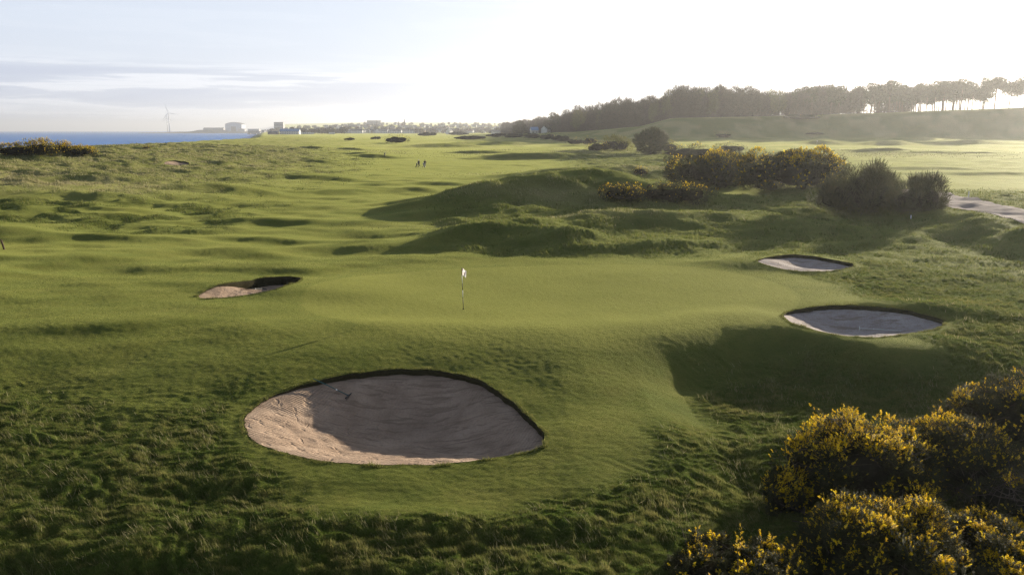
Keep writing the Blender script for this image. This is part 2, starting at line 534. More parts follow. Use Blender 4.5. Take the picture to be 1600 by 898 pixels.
def simple(name, col, rough=0.7, var=0.15, scale=3.0, spec=0.3, metal=0.0, bump=0.0, bscale=20.0):
    m, nt, N, L = mat_new(name)
    o = N.new('ShaderNodeOutputMaterial')
    p = N.new('ShaderNodeBsdfPrincipled')
    p.inputs['Roughness'].default_value = rough
    p.inputs['Specular IOR Level'].default_value = spec
    p.inputs['Metallic'].default_value = metal
    tc = N.new('ShaderNodeTexCoord')
    nz = N.new('ShaderNodeTexNoise')
    nz.inputs['Scale'].default_value = scale
    nz.inputs['Detail'].default_value = 4
    L.new(tc.outputs['Object'], nz.inputs['Vector'])
    mx = N.new('ShaderNodeMix')
    mx.data_type = 'RGBA'
    mx.inputs[6].default_value = (*[c * (1 - var) for c in col], 1)
    mx.inputs[7].default_value = (*[min(1, c * (1 + var)) for c in col], 1)
    L.new(nz.outputs['Fac'], mx.inputs[0])
    L.new(mx.outputs[2], p.inputs['Base Color'])
    if bump:
        n2 = N.new('ShaderNodeTexNoise')
        n2.inputs['Scale'].default_value = bscale
        n2.inputs['Detail'].default_value = 4
        L.new(tc.outputs['Object'], n2.inputs['Vector'])
        b = N.new('ShaderNodeBump')
        b.inputs['Distance'].default_value = bump
        L.new(n2.outputs['Fac'], b.inputs['Height'])
        L.new(b.outputs['Normal'], p.inputs['Normal'])
    L.new(p.outputs[0], o.inputs['Surface'])
    return m


def leaf(name, c1, c2, trans=0.4, tcol=None, rough=0.6, attr='tint'):
    """thin foliage: per-leaf tint between two colours, light passes through"""
    m, nt, N, L = mat_new(name)
    o = N.new('ShaderNodeOutputMaterial')
    at_ = N.new('ShaderNodeAttribute')
    at_.attribute_name = attr
    mx = N.new('ShaderNodeMix')
    mx.data_type = 'RGBA'
    mx.inputs[6].default_value = (*c1, 1)
    mx.inputs[7].default_value = (*c2, 1)
    L.new(at_.outputs['Fac'], mx.inputs[0])
    p = N.new('ShaderNodeBsdfPrincipled')
    p.inputs['Roughness'].default_value = rough
    p.inputs['Specular IOR Level'].default_value = 0.08
    L.new(mx.outputs[2], p.inputs['Base Color'])
    t = N.new('ShaderNodeBsdfTranslucent')
    if tcol:
        t.inputs['Color'].default_value = (*tcol, 1)
    else:
        L.new(mx.outputs[2], t.inputs['Color'])
    ms = N.new('ShaderNodeMixShader')
    ms.inputs[0].default_value = trans
    L.new(p.outputs[0], ms.inputs[1])
    L.new(t.outputs[0], ms.inputs[2])
    L.new(ms.outputs[0], o.inputs['Surface'])
    return m


def math_node(N, L, op, a, b=None, clamp=False):
    n = N.new('ShaderNodeMath')
    n.operation = op
    n.use_clamp = clamp
    for i, v in enumerate((a, b)):
        if v is None:
            continue
        if isinstance(v, (int, float)):
            n.inputs[i].default_value = v
        else:
            L.new(v, n.inputs[i])
    return n.outputs[0]


def mixc(N, L, f, a, b):
    n = N.new('ShaderNodeMix')
    n.data_type = 'RGBA'
    for i, v in ((0, f), (6, a), (7, b)):
        if isinstance(v, (int, float)):
            n.inputs[i].default_value = v
        elif isinstance(v, tuple):
            n.inputs[i].default_value = (*v, 1)
        else:
            L.new(v, n.inputs[i])
    return n.outputs[2]


def noise(N, L, vec, scale, detail=3, rough=0.55, dist=0.0):
    n = N.new('ShaderNodeTexNoise')
    n.inputs['Scale'].default_value = scale
    n.inputs['Detail'].default_value = detail
    n.inputs['Roughness'].default_value = rough
    n.inputs['Distortion'].default_value = dist
    L.new(vec, n.inputs['Vector'])
    return n.outputs['Fac']


def ramp(N, L, f, stops):
    n = N.new('ShaderNodeValToRGB')
    e = n.color_ramp.elements
    while len(e) < len(stops):
        e.new(0.5)
    for i, (p, c) in enumerate(stops):
        e[i].position = p
        e[i].color = (c, c, c, 1) if isinstance(c, (int, float)) else (*c, 1)
    L.new(f, n.inputs[0])
    return n.outputs[0]


def ground_material():
    m, nt, N, L = mat_new('turf')
    o = N.new('ShaderNodeOutputMaterial')
    p = N.new('ShaderNodeBsdfPrincipled')
    tc = N.new('ShaderNodeTexCoord')
    P = tc.outputs['Object']
    a = N.new('ShaderNodeAttribute')
    a.attribute_name = 'zone'
    sp = N.new('ShaderNodeSeparateColor')
    L.new(a.outputs['Color'], sp.inputs[0])
    green, rough, pale = sp.outputs[0], sp.outputs[1], sp.outputs[2]
    n_big = noise(N, L, P, 0.11, 4)
    n_mid = noise(N, L, P, 0.9, 4, 0.6)
    n_fine = noise(N, L, P, 9.0, 4, 0.65)
    n_vf = noise(N, L, P, 45.0, 3, 0.7)
    fair = mixc(N, L, ramp(N, L, n_big, [(0.35, 0.0), (0.65, 1.0)]), (0.048, 0.074, 0.013), (0.108, 0.112, 0.023))
    fair = mixc(N, L, ramp(N, L, n_mid, [(0.3, 0.0), (0.75, 1.0)]), fair, (0.088, 0.086, 0.020))
    grn = mixc(N, L, n_mid, (0.126, 0.130, 0.028), (0.156, 0.152, 0.040))
    rgh = mixc(N, L, ramp(N, L, n_mid, [(0.3, 0.0), (0.7, 1.0)]), (0.048, 0.074, 0.013), (0.088, 0.100, 0.022))
    pal = mixc(N, L, n_fine, (0.20, 0.165, 0.075), (0.34, 0.29, 0.16))
    n_pat = noise(N, L, P, 0.33, 5, 0.65, 0.5)
    fair = mixc(N, L, ramp(N, L, n_pat, [(0.36, 0.75), (0.52, 0.0)]), fair, (0.040, 0.060, 0.012))
    fair = mixc(N, L, ramp(N, L, n_pat, [(0.56, 0.0), (0.70, 0.5)]), fair, (0.130, 0.118, 0.036))
    grn = mixc(N, L, ramp(N, L, n_pat, [(0.40, 0.30), (0.55, 0.0)]), grn, (0.080, 0.090, 0.018))
    c = mixc(N, L, green, fair, grn)
    c = mixc(N, L, rough, c, rgh)
    pf = math_node(N, L, 'MULTIPLY', pale, ramp(N, L, n_fine, [(0.30, 0.35), (0.62, 1.0)]), True)
    c = mixc(N, L, pf, c, pal)
    # single-blade speckle of dry and fresh grass
    c = mixc(N, L, ramp(N, L, n_vf, [(0.32, 0.65), (0.50, 0.0)]), c, (0.040, 0.058, 0.008))
    c = mixc(N, L, ramp(N, L, n_vf, [(0.56, 0.0), (0.76, 0.5)]), c, (0.16, 0.155, 0.055))
    c = mixc(N, L, ramp(N, L, n_fine, [(0.34, 0.45), (0.50, 0.0)]), c, (0.045, 0.062, 0.008))
    L.new(c, p.inputs['Base Color'])
    p.inputs['Roughness'].default_value = 0.85
    p.inputs['Specular IOR Level'].default_value = 0.012
    p.inputs['Sheen Weight'].default_value = 0.22
    p.inputs['Sheen Roughness'].default_value = 0.45
    p.inputs['Sheen Tint'].default_value = (0.66, 0.70, 0.20, 1)
    h1 = math_node(N, L, 'MULTIPLY', n_vf, 0.016)
    h2 = math_node(N, L, 'MULTIPLY', n_fine, 0.055)
    h2 = math_node(N, L, 'MULTIPLY', h2, math_node(N, L, 'ADD', math_node(N, L, 'MULTIPLY', rough, 1.3), 0.5))
    h3 = math_node(N, L, 'MULTIPLY', n_mid, math_node(N, L, 'MULTIPLY', rough, 0.22))
    h = math_node(N, L, 'ADD', math_node(N, L, 'ADD', h1, h2), h3)
    b = N.new('ShaderNodeBump')
    b.inputs['Strength'].default_value = 0.9
    b.inputs['Distance'].default_value = 1.0
    L.new(h, b.inputs['Height'])
    L.new(b.outputs['Normal'], p.inputs['Normal'])
    L.new(p.outputs[0], o.inputs['Surface'])
    return m


def sand_material(ca=(0.25, 0.178, 0.130), cb=(0.41, 0.305, 0.230)):
    m, nt, N, L = mat_new('bunker_sand')
    o = N.new('ShaderNodeOutputMaterial')
    p = N.new('ShaderNodeBsdfPrincipled')
    tc = N.new('ShaderNodeTexCoord')
    P = tc.outputs['Object']
    n1 = noise(N, L, P, 0.9, 4, 0.6)
    n2 = noise(N, L, P, 14.0, 4, 0.7)
    c = mixc(N, L, ramp(N, L, n1, [(0.3, 0.0), (0.7, 1.0)]), ca, cb)
    c = mixc(N, L, ramp(N, L, n2, [(0.35, 0.5), (0.55, 0.0)]), c, (0.24, 0.17, 0.12))
    mp0 = N.new('ShaderNodeMapping')
    mp0.inputs['Rotation'].default_value = (0, 0, 0.6)
    mp0.inputs['Scale'].default_value = (0.5, 3.4, 1)
    L.new(P, mp0.inputs['Vector'])
    c = mixc(N, L, ramp(N, L, noise(N, L, mp0.outputs[0], 1.3, 4, 0.6, 0.8), [(0.38, 0.6), (0.48, 0.0)]), c, (0.17, 0.118, 0.085))
    L.new(c, p.inputs['Base Color'])
    p.inputs['Roughness'].default_value = 0.95
    p.inputs['Specular IOR Level'].default_value = 0.1
    # rake furrows: two directions, in separate patches
    heights = []
    for (rz, sc, seed) in ((0.35, 2.6, 1.7), (1.75, 2.9, 9.1)):
        mp = N.new('ShaderNodeMapping')
        mp.inputs['Rotation'].default_value = (0, 0, rz)
        mp.inputs['Location'].default_value = (seed, seed * 2, 0)
        L.new(P, mp.inputs['Vector'])
        w = N.new('ShaderNodeTexWave')
        w.wave_profile = 'SIN'
        w.inputs['Scale'].default_value = sc
        w.inputs['Distortion'].default_value = 1.6
        w.inputs['Detail'].default_value = 2
        w.inputs['Detail Scale'].default_value = 0.6
        L.new(mp.outputs[0], w.inputs['Vector'])
        pm = ramp(N, L, noise(N, L, mp.outputs[0], 0.55, 2), [(0.46, 0.0), (0.56, 1.0)])
        heights.append(math_node(N, L, 'MULTIPLY', w.outputs['Fac'], pm))
    hw = math_node(N, L, 'MULTIPLY', math_node(N, L, 'ADD', heights[0], heights[1]), 0.016)
    hn = math_node(N, L, 'MULTIPLY', n2, 0.03)
    foot = math_node(N, L, 'MULTIPLY', ramp(N, L, noise(N, L, P, 2.3, 2, 0.5, 0.6), [(0.60, 0.0), (0.72, 1.0)]), -0.045)
    h = math_node(N, L, 'ADD', math_node(N, L, 'ADD', hw, hn), foot)
    b = N.new('ShaderNodeBump')
    b.inputs['Strength'].default_value = 1.0
    b.inputs['Distance'].default_value = 1.0
    L.new(h, b.inputs['Height'])
    L.new(b.outputs['Normal'], p.inputs['Normal'])
    L.new(p.outputs[0], o.inputs['Surface'])
    return m


M = {}
M['turf'] = ground_material()
M['sand'] = sand_material()
M['skylit_sand'] = sand_material((0.33, 0.285, 0.275), (0.47, 0.42, 0.41))  # same sand, with the grey cast of skylight put into its colour
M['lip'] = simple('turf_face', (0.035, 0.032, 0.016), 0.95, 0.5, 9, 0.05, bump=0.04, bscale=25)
M['blade'] = leaf('grass_blades', (0.050, 0.080, 0.014), (0.21, 0.195, 0.070), 0.6)
M['straw'] = leaf('straw_blades', (0.18, 0.17, 0.07), (0.42, 0.37, 0.22), 0.4)
M['gorse'] = leaf('gorse_spines', (0.030, 0.036, 0.012), (0.072, 0.066, 0.022), 0.25)
M['blossom'] = leaf('gorse_blossom', (0.80, 0.52, 0.008), (0.95, 0.76, 0.04), 0.55)
M['broom'] = leaf('broom_stems', (0.050, 0.054, 0.026), (0.115, 0.110, 0.050), 0.25)
M['willow'] = leaf('willow_leaves', (0.10, 0.11, 0.02), (0.22, 0.20, 0.04), 0.4)
M['twig'] = simple('dry_twigs', (0.085, 0.066, 0.050), 0.9, 0.4, 6)
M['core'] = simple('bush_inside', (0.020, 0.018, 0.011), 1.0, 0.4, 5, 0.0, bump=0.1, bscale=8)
M['bark'] = simple('bark', (0.080, 0.062, 0.050), 0.9, 0.3, 2)
M['pinebark'] = simple('pine_bark', (0.12, 0.078, 0.055), 0.9, 0.3, 2)
M['bare'] = leaf('bare_twigs', (0.050, 0.037, 0.030), (0.105, 0.074, 0.052), 0.1)
M['spring'] = leaf('spring_leaves', (0.075, 0.070, 0.028), (0.15, 0.13, 0.05), 0.3)
M['needle'] = leaf('pine_needles', (0.040, 0.040, 0.020), (0.085, 0.072, 0.034), 0.2)
M['white'] = simple('white_paint', (0.80, 0.80, 0.78), 0.5, 0.05, 4)
M['black'] = simple('black_paint', (0.02, 0.02, 0.022), 0.5, 0.1, 4)
M['cloth'] = leaf('flag_cloth', (0.80, 0.76, 0.76), (0.80, 0.76, 0.76), 0.4)
M['red'] = simple('dark_red_print', (0.28, 0.05, 0.07), 0.7, 0.1, 4)
M['teal'] = simple('teal_handle', (0.012, 0.085, 0.095), 0.45, 0.1, 4)
M['rakegrey'] = simple('pale_rake_plastic', (0.60, 0.60, 0.58), 0.5, 0.05, 4)
M['wood'] = simple('weathered_wood', (0.075, 0.050, 0.030), 0.9, 0.3, 10)
M['harl'] = simple('white_harling', (0.62, 0.62, 0.60), 0.9, 0.08, 0.3)
M['grey_harl'] = simple('grey_harling', (0.42, 0.42, 0.43), 0.9, 0.08, 0.3)
M['stone'] = simple('brown_stone', (0.26, 0.21, 0.17), 0.9, 0.15, 0.3)
M['slate'] = simple('slate_roof', (0.11, 0.115, 0.13), 0.8, 0.15, 0.4)
M['tile'] = simple('red_tile_roof', (0.25, 0.12, 0.085), 0.85, 0.15, 0.4)
M['blueroof'] = simple('blue_metal_roof', (0.16, 0.27, 0.47), 0.6, 0.1, 0.3)
M['glass'] = simple('dark_window_glass', (0.03, 0.035, 0.045), 0.15, 0.1, 1, 0.5)
M['cladding'] = simple('pale_blue_cladding', (0.40, 0.46, 0.56), 0.6, 0.06, 0.05)
M['steel'] = simple('turbine_white', (0.62, 0.64, 0.66), 0.4, 0.03, 0.05)
M['rock'] = simple('harbour_rock', (0.14, 0.13, 0.12), 0.95, 0.3, 0.05)
M['skin'] = simple('skin', (0.45, 0.28, 0.20), 0.6, 0.05, 10)
M['navy'] = simple('navy_jacket', (0.018, 0.02, 0.032), 0.85, 0.15, 10)
M['trouser'] = simple('grey_blue_trousers', (0.11, 0.125, 0.16), 0.85, 0.15, 10)
M['darktrouser'] = simple('dark_trousers', (0.03, 0.03, 0.036), 0.85, 0.15, 10)
M['bag'] = simple('dark_golf_bag', (0.02, 0.022, 0.03), 0.7, 0.15, 10)

# ------------------------------------------------------------------ ground sheet
def make_ground():
    rows = [3.0, 5.0, 7.5, 9.5]
    r = 11.0
    while r < 14000:
        rows.append(r)
        r += max(0.05, min(r * r * 0.95e-4, 0.85)) if r < 330 else 0.012 * r
    rows = np.array(rows + [14000.0, 22000.0])
    dense = np.linspace(-36.5, 36.5, 980)
    side = np.concatenate([np.linspace(37.0, 50, 60), np.linspace(52, 180, 44)])
    th = np.radians(np.concatenate([-side[::-1], dense, side[:-1]]))
    nr, nc = len(rows), len(th)
    R, T = np.meshgrid(rows, th, indexing='ij')
    x, y = (R * np.sin(T)).ravel(), (R * np.cos(T)).ravel()
    z, rm = surface(x, y)
    hid = np.zeros(len(x), bool)
    for b in BUNKERS:
        m = np.where(np.hypot(x - b['c'][0], y - b['c'][1]) < b['R'] + 1)[0]
        sd, qx, qy = poly_sd(b['P'], x[m], y[m])
        rr = np.hypot(x[m], y[m])
        cell = np.clip(rr * rr * 0.95e-4, 0.05, 0.6) * 0.55
        edge = (sd > -cell) & (sd < cell)
        k = m[edge]
        x[k], y[k] = qx[edge], qy[edge]
        z[k] = base_height(x[k], y[k]) + 0.01
        deep = sd <= -cell
        hid[m[deep]] = True
        k = m[deep]
        z[k] = sand_height(b, x[k], y[k], sd[deep]) - 0.12 - 0.25 * np.clip(1 - (-sd[deep]) / 0.5, 0, 1)
    # centre point closes the sheet under the camera
    idx = np.arange(nr * nc).reshape(nr, nc)
    nx = np.roll(idx, -1, axis=1)
    q = np.stack([idx[:-1], nx[:-1], nx[1:], idx[1:]], -1).reshape(-1, 4)
    q = q[~hid[q].any(axis=1)]
    cz = gz(0, 0)
    verts = np.concatenate([np.stack([x, y, z], 1), [[0, 0, cz]]])
    me = bpy.data.meshes.new('ground')
    c = nr * nc
    tri = np.stack([np.full(nc, c), nx[0], idx[0]], 1)
    loops = np.concatenate([q[:, ::-1].ravel(), tri.ravel()]).astype(np.int32)
    me.vertices.add(len(verts))
    me.vertices.foreach_set('co', verts.astype(np.float32).ravel())
    me.loops.add(len(loops))
    me.loops.foreach_set('vertex_index', loops)
    me.polygons.add(len(q) + len(tri))
    tot = np.concatenate([np.full(len(q), 4), np.full(len(tri), 3)]).astype(np.int32)
    me.polygons.foreach_set('loop_start', np.concatenate([[0], np.cumsum(tot)[:-1]]).astype(np.int32))
    me.polygons.foreach_set('loop_total', tot)
    me.update(calc_edges=True)
    me.polygons.foreach_set('use_smooth', np.ones(len(tot), bool))
    X, Y = verts[:, 0], verts[:, 1]
    ge = green_edge(X, Y)
    gm = sstep(-0.25, 0.25, ge) * 0.75 + 0.25 * sstep(-3.2, -2.9, ge)
    rm = np.append(rm, 1.0)
    zone = np.stack([gm, rm, pale_mask(X, Y), np.ones(len(X))], 1).astype(np.float32)
    at_ = me.attributes.new('zone', 'FLOAT_COLOR', 'POINT')
    at_.data.foreach_set('color', zone.ravel())
    o = link('ground', me, M['turf'])
    tag(o, kind='structure')
    return o


make_ground()


# sea
def make_sea():
    m, nt, N, L = mat_new('sea_water')
    o = N.new('ShaderNodeOutputMaterial')
    p = N.new('ShaderNodeBsdfPrincipled')
    tc = N.new('ShaderNodeTexCoord')
    mp = N.new('ShaderNodeMapping')
    mp.inputs['Scale'].default_value = (1.0, 1.0, 1.0)
    L.new(tc.outputs['Object'], mp.inputs['Vector'])
    c = mixc(N, L, noise(N, L, mp.outputs[0], 0.004, 4), (0.020, 0.15, 0.46), (0.035, 0.20, 0.56))
    L.new(c, p.inputs['Base Color'])
    p.inputs['Roughness'].default_value = 0.45
    p.inputs['Specular IOR Level'].default_value = 0.18
    b = N.new('ShaderNodeBump')
    b.inputs['Distance'].default_value = 1.0
    b.inputs['Strength'].default_value = 1.0
    h = math_node(N, L, 'ADD', math_node(N, L, 'MULTIPLY', noise(N, L, mp.outputs[0], 0.06, 4, 0.6), 3.0), math_node(N, L, 'MULTIPLY', noise(N, L, mp.outputs[0], 0.012, 2), 6.0))
    L.new(h, b.inputs['Height'])
    L.new(b.outputs['Normal'], p.inputs['Normal'])
    L.new(p.outputs[0], o.inputs['Surface'])
    n = 40
    a = np.linspace(0, 2 * math.pi, 96, endpoint=False)
    rr = np.array([40, 200, 800, 2500, 7000, 20000.0])
    v = np.array([[R * math.sin(t), R * math.cos(t), SEA_Z] for R in rr for t in a])
    nc = len(a)
    f = [(i * nc + k, i * nc + (k + 1) % nc, (i + 1) * nc + (k + 1) % nc, (i + 1) * nc + k) for i in range(len(rr) - 1) for k in range(nc)]
    tag(link('sea', new_mesh('sea', v, np.array(f)[:, ::-1]), m), kind='structure')


make_sea()

# track: a gravel strip laid on the ground
def make_track():
    m = simple('track_gravel', (0.24, 0.20, 0.195), 0.95, 0.45, 1.6, 0.05, bump=0.05, bscale=6)
    off_a, off_b = -3.0, 3.0
    P = smooth_line(ROAD, 24)
    d = np.gradient(P, axis=0)
    n = np.stack([-d[:, 1], d[:, 0]], 1)
    n /= np.linalg.norm(n, axis=1)[:, None]
    if n[len(n) // 2][0] < 0:
        n = -n
    K = 9
    vs = []
    for i in range(len(P)):
        for k in range(K):
            w = off_a + (off_b - off_a) * k / (K - 1) + 0.25 * math.sin(i * 0.35 + k) * (k in (0, K - 1))
            q = P[i] + n[i] * w
            vs.append([q[0], q[1], 0])
    vs = np.array(vs)
    hum = np.tile(np.array([0.0, 0.03, -0.02, 0.0, 0.05, 0.0, -0.02, 0.03, 0.0]), len(P))
    vs[:, 2] = surface(vs[:, 0], vs[:, 1])[0] + 0.06 + hum
    f = [(i * K + k, i * K + k + 1, (i + 1) * K + k + 1, (i + 1) * K + k) for i in range(len(P) - 1) for k in range(K - 1)]
    o = link('track', new_mesh('track', vs, np.array(f), True), m)
    tag(o, kind='structure')


def smooth_line(P, n):
    out = []
    for i in range(len(P) - 1):
        p0, p1, p2, p3 = P[max(i - 1, 0)], P[i], P[i + 1], P[min(i + 2, len(P) - 1)]
        for k in range(n):
            t = k / n
            out.append(0.5 * (2 * p1 + (p2 - p0) * t + (2 * p0 - 5 * p1 + 4 * p2 - p3) * t * t + (3 * p1 - p0 - 3 * p2 + p3) * t ** 3))
    return np.array(out)


make_track()


# bunkers
def make_bunker(b):
    P = b['P']
    c = b['c']
    zc = gz(*c)
    root = thing(b['name'], b['label'], 'bunker', (c[0], c[1], zc))
    # sand: rings from the outline towards the middle
    rings = np.concatenate([np.linspace(0, 0.12, 6), np.linspace(0.14, 1.0, 60)])
    N = len(P)
    vs = []
    for s in rings:
        q = P * (1 - s) + c * s
        vs.append(q)
    V = np.concatenate(vs)
    sd, _, _ = poly_sd(P, V[:, 0], V[:, 1])
    sd[:N] = 0
    z = sand_height(b, V[:, 0], V[:, 1], np.minimum(sd, 0))
    V3 = np.stack([V[:, 0] - c[0], V[:, 1] - c[1], z - zc], 1)
    f = [(i * N + k, i * N + (k + 1) % N, (i + 1) * N + (k + 1) % N, (i + 1) * N + k) for i in range(len(rings) - 1) for k in range(N)]
    f = np.array(f)
    a, d = V3[f[0][1]] - V3[f[0][0]], V3[f[0][3]] - V3[f[0][0]]
    if a[0] * d[1] - a[1] * d[0] < 0:
        f = f[:, ::-1]
    link('sand', new_mesh('sand', V3, f, True), M['skylit_sand'] if 'grey' in b['label'] else M['sand'], root)
    # turf lip: ring with an irregular face
    top = base_height(P[:, 0], P[:, 1]) + 0.02
    bot = sand_height(b, P[:, 0], P[:, 1], np.zeros(N)) - 0.06
    nrm = (P - c) / np.linalg.norm(P - c, axis=1)[:, None]
    jit = 0.03 * gnoise(P[:, 0] * 2.1, P[:, 1] * 2.1, 5)
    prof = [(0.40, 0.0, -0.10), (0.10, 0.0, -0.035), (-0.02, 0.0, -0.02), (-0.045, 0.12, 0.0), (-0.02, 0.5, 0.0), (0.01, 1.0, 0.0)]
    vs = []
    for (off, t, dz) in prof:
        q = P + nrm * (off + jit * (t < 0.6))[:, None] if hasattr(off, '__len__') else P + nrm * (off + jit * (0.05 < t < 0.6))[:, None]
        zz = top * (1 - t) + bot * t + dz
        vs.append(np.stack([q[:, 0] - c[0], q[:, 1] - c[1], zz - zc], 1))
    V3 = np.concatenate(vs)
    f = [(i * N + k, i * N + (k + 1) % N, (i + 1) * N + (k + 1) % N, (i + 1) * N + k) for i in range(len(prof) - 1) for k in range(N)]
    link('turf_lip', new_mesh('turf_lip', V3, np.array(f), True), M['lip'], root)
    return root


for b in BUNKERS:
    make_bunker(b)


# ------------------------------------------------------------------ grass blades (uncountable: stuff)
def blades_mesh(name, x, y, z, h, w, lean, azim, tint, mat):
    n = len(x)
    wa = RNG.uniform(0, 2 * math.pi, n)
    bx, by = np.cos(wa) * w * 0.5, np.sin(wa) * w * 0.5
    V = np.empty((n, 3, 3), np.float32)
    V[:, 0] = np.stack([x - bx, y - by, z - 0.02], 1)
    V[:, 1] = np.stack([x + bx, y + by, z - 0.02], 1)
    V[:, 2] = np.stack([x + np.cos(azim) * lean * h, y + np.sin(azim) * lean * h, z + h], 1)
    me = new_mesh(name, V.reshape(-1, 3), np.arange(n * 3).reshape(-1, 3))
    a = me.attributes.new('tint', 'FLOAT', 'POINT')
    a.data.foreach_set('value', np.repeat(tint, 3).astype(np.float32))
    return link(name, me, mat)


def bunker_clear(x, y, margin=0.03):
    ok = np.ones(len(x), bool)
    for b in BUNKERS:
        m = np.where(np.hypot(x - b['c'][0], y - b['c'][1]) < b['R'] + 0.5)[0]
        if len(m):
            sd, _, _ = poly_sd(b['P'], x[m], y[m])
            ok[m] = sd > margin
    return ok


def wedge(n, r0, r1, half, power=1.0):
    """random points, density falling off as r**-power"""
    u = RNG.uniform(0, 1, n)
    e = 2 - power
    r = (r0 ** e + u * (r1 ** e - r0 ** e)) ** (1 / e)
    t = RNG.uniform(-half, half, n)
    return r * np.sin(t), r * np.cos(t)


def make_grass():
    n = 2450000
    x, y = wedge(n, 12.0, 62.0, math.radians(50), 1.35)
    ge = green_edge(x, y)
    k = (ge < -0.1) & bunker_clear(x, y)
    x, y, ge = x[k], y[k], ge[k]
    z, rm = surface(x, y)
    r = np.hypot(x, y)
    # short swards thin out with distance, long rough stays
    keep = RNG.uniform(0, 1, len(x)) < np.clip(0.55 + 0.6 * rm, 0, 1) * sstep(64, 50, r)
    keep &= (ge < -3.0) | (RNG.uniform(0, 1, len(x)) < 0.35)
    x, y, z, rm, r = x[keep], y[keep], z[keep], rm[keep], r[keep]
    tn = fbm(x / 0.5, y / 0.42, 91, 2)
    patch = fbm(x / 2.4, y / 2.4, 92, 3)
    h = (0.022 + 0.068 * rm * (0.65 + 0.9 * np.clip(tn + 0.2, 0, 1.2))) * RNG.uniform(0.6, 1.3, len(x)) * (1 + 0.25 * patch)
    w = (0.006 + 0.00038 * r) * RNG.uniform(0.7, 1.3, len(x))
    az = math.pi + 0.5 + 2.2 * gnoise(x / 0.7, y / 0.7, 93) + RNG.normal(0, 0.5, len(x))
    lean = np.abs(RNG.normal(0.55, 0.3, len(x)))
    tint = np.clip(0.28 + 0.35 * patch + 0.45 * tn + 0.30 * gnoise(x / 0.12, y / 0.10, 97) + RNG.normal(0, 0.18, len(x)), 0, 1) * (0.6 + 0.4 * rm)
    o = blades_mesh('rough_grass', x, y, z, h, w, lean, az, tint, M['blade'])
    tag(o, 'long green rough grass around the bunkers and the green', 'grass', kind='stuff')
    # pale stalks and seed heads standing out of the rough
    x, y = wedge(200000, 12.0, 48.0, math.radians(50), 1.2)
    k = bunker_clear(x, y, 0.4)
    x, y = x[k], y[k]
    z, rm = surface(x, y)
    pt = fbm(x / 1.3, y / 1.3, 98, 3)
    k = (RNG.uniform(0, 1, len(x)) < rm * np.clip(0.10 + 0.75 * pt, 0, 1)) & (rm > 0.4)
    x, y, z = x[k], y[k], z[k]
    r = np.hypot(x, y)
    n = len(x)
    o = blades_mesh('dry_stalks', x, y, z, RNG.uniform(0.10, 0.26, n), (0.004 + 0.0006 * r) * RNG.uniform(0.6, 1.3, n), np.abs(RNG.normal(0.6, 0.35, n)),
                    math.pi + 0.4 + RNG.normal(0, 0.9, n), np.clip(RNG.normal(0.3, 0.25, n), 0, 1), M['straw'])
    tag(o, 'thin dry stalks standing in the rough grass', 'grass', kind='stuff')
    # fringe along the bunker lips
    xs, ys, zs = [], [], []
    for b in BUNKERS[:4]:
        P = b['P']
        L = np.linalg.norm(np.roll(P, -1, 0) - P, axis=1)
        cnt = int(L.sum() * 260)
        i = RNG.choice(len(P), cnt, p=L / L.sum())
        t = RNG.uniform(0, 1, cnt)[:, None]
        q = P[i] * (1 - t) + P[(i + 1) % len(P)] * t
        out = (q - b['c']) / np.linalg.norm(q - b['c'], axis=1)[:, None]
        q = q + out * RNG.uniform(-0.02, 0.16, cnt)[:, None]
        xs.append(q[:, 0])
        ys.append(q[:, 1])
        zs.append(base_height(q[:, 0], q[:, 1]))
    x, y, z = map(np.concatenate, (xs, ys, zs))
    n = len(x)
    clump = np.clip(0.5 + gnoise(x * 1.7, y * 1.7, 95), 0.1, 1.4)
    o = blades_mesh('lip_grass', x, y, z, RNG.uniform(0.04, 0.15, n) * clump, np.full(n, 0.02), np.abs(RNG.normal(0.8, 0.4, n)), RNG.uniform(0, 6.28, n),
                    np.clip(RNG.normal(0.55, 0.25, n), 0, 1), M['blade'])
    tag(o, 'short grass fringe hanging over the bunker lips', 'grass', kind='stuff')
    # coarse grass farther off
    n = 1100000
    x, y = wedge(n, 56.0, 330.0, math.radians(41), 1.5)
    k = bunker_clear(x, y, 0.1)
    x, y = x[k], y[k]
    z, rm = surface(x, y)
    pm = pale_mask(x, y)
    xc = np.interp(y, COAST_Y, COAST_X)
    dt, _, _ = seg_info(np.column_stack([ROAD, np.zeros(len(ROAD))]), x, y)
    k = (RNG.uniform(0, 1, len(x)) < np.maximum(rm, pm) ** 1.3) & (x > xc - 20)
    k &= dt > 3.1
    x, y, z, rm, pm = x[k], y[k], z[k], rm[k], pm[k]
    r = np.hypot(x, y)
    cl = np.clip(0.5 + fbm(x / 2.0, y / 2.0, 96, 3), 0.1, 1.5)
    h = RNG.uniform(0.10, 0.34, len(x)) * cl * sstep(20, 140, r + 45)
    w = (0.004 + 0.0006 * r) * RNG.uniform(0.7, 1.3, len(x))
    az = math.pi + 0.4 + RNG.normal(0, 0.9, len(x))
    lean = np.abs(RNG.normal(0.5, 0.3, len(x)))
    s = RNG.uniform(0, 1, len(x)) < pm * 1.15
    o = blades_mesh('dune_grass', x[~s], y[~s], z[~s], h[~s], w[~s], lean[~s], az[~s], np.clip(RNG.normal(0.35, 0.22, (~s).sum()), 0, 1), M['blade'])
    tag(o, 'coarse green grass on the mounds and dunes beyond the green', 'grass', kind='stuff')
    o = blades_mesh('straw_grass', x[s], y[s], z[s], h[s] * 1.25, w[s], lean[s], az[s], np.clip(RNG.normal(0.45, 0.25, s.sum()), 0, 1), M['straw'])
    tag(o, 'dead straw coloured marram grass on the dune banks', 'grass', kind='stuff')


make_grass()


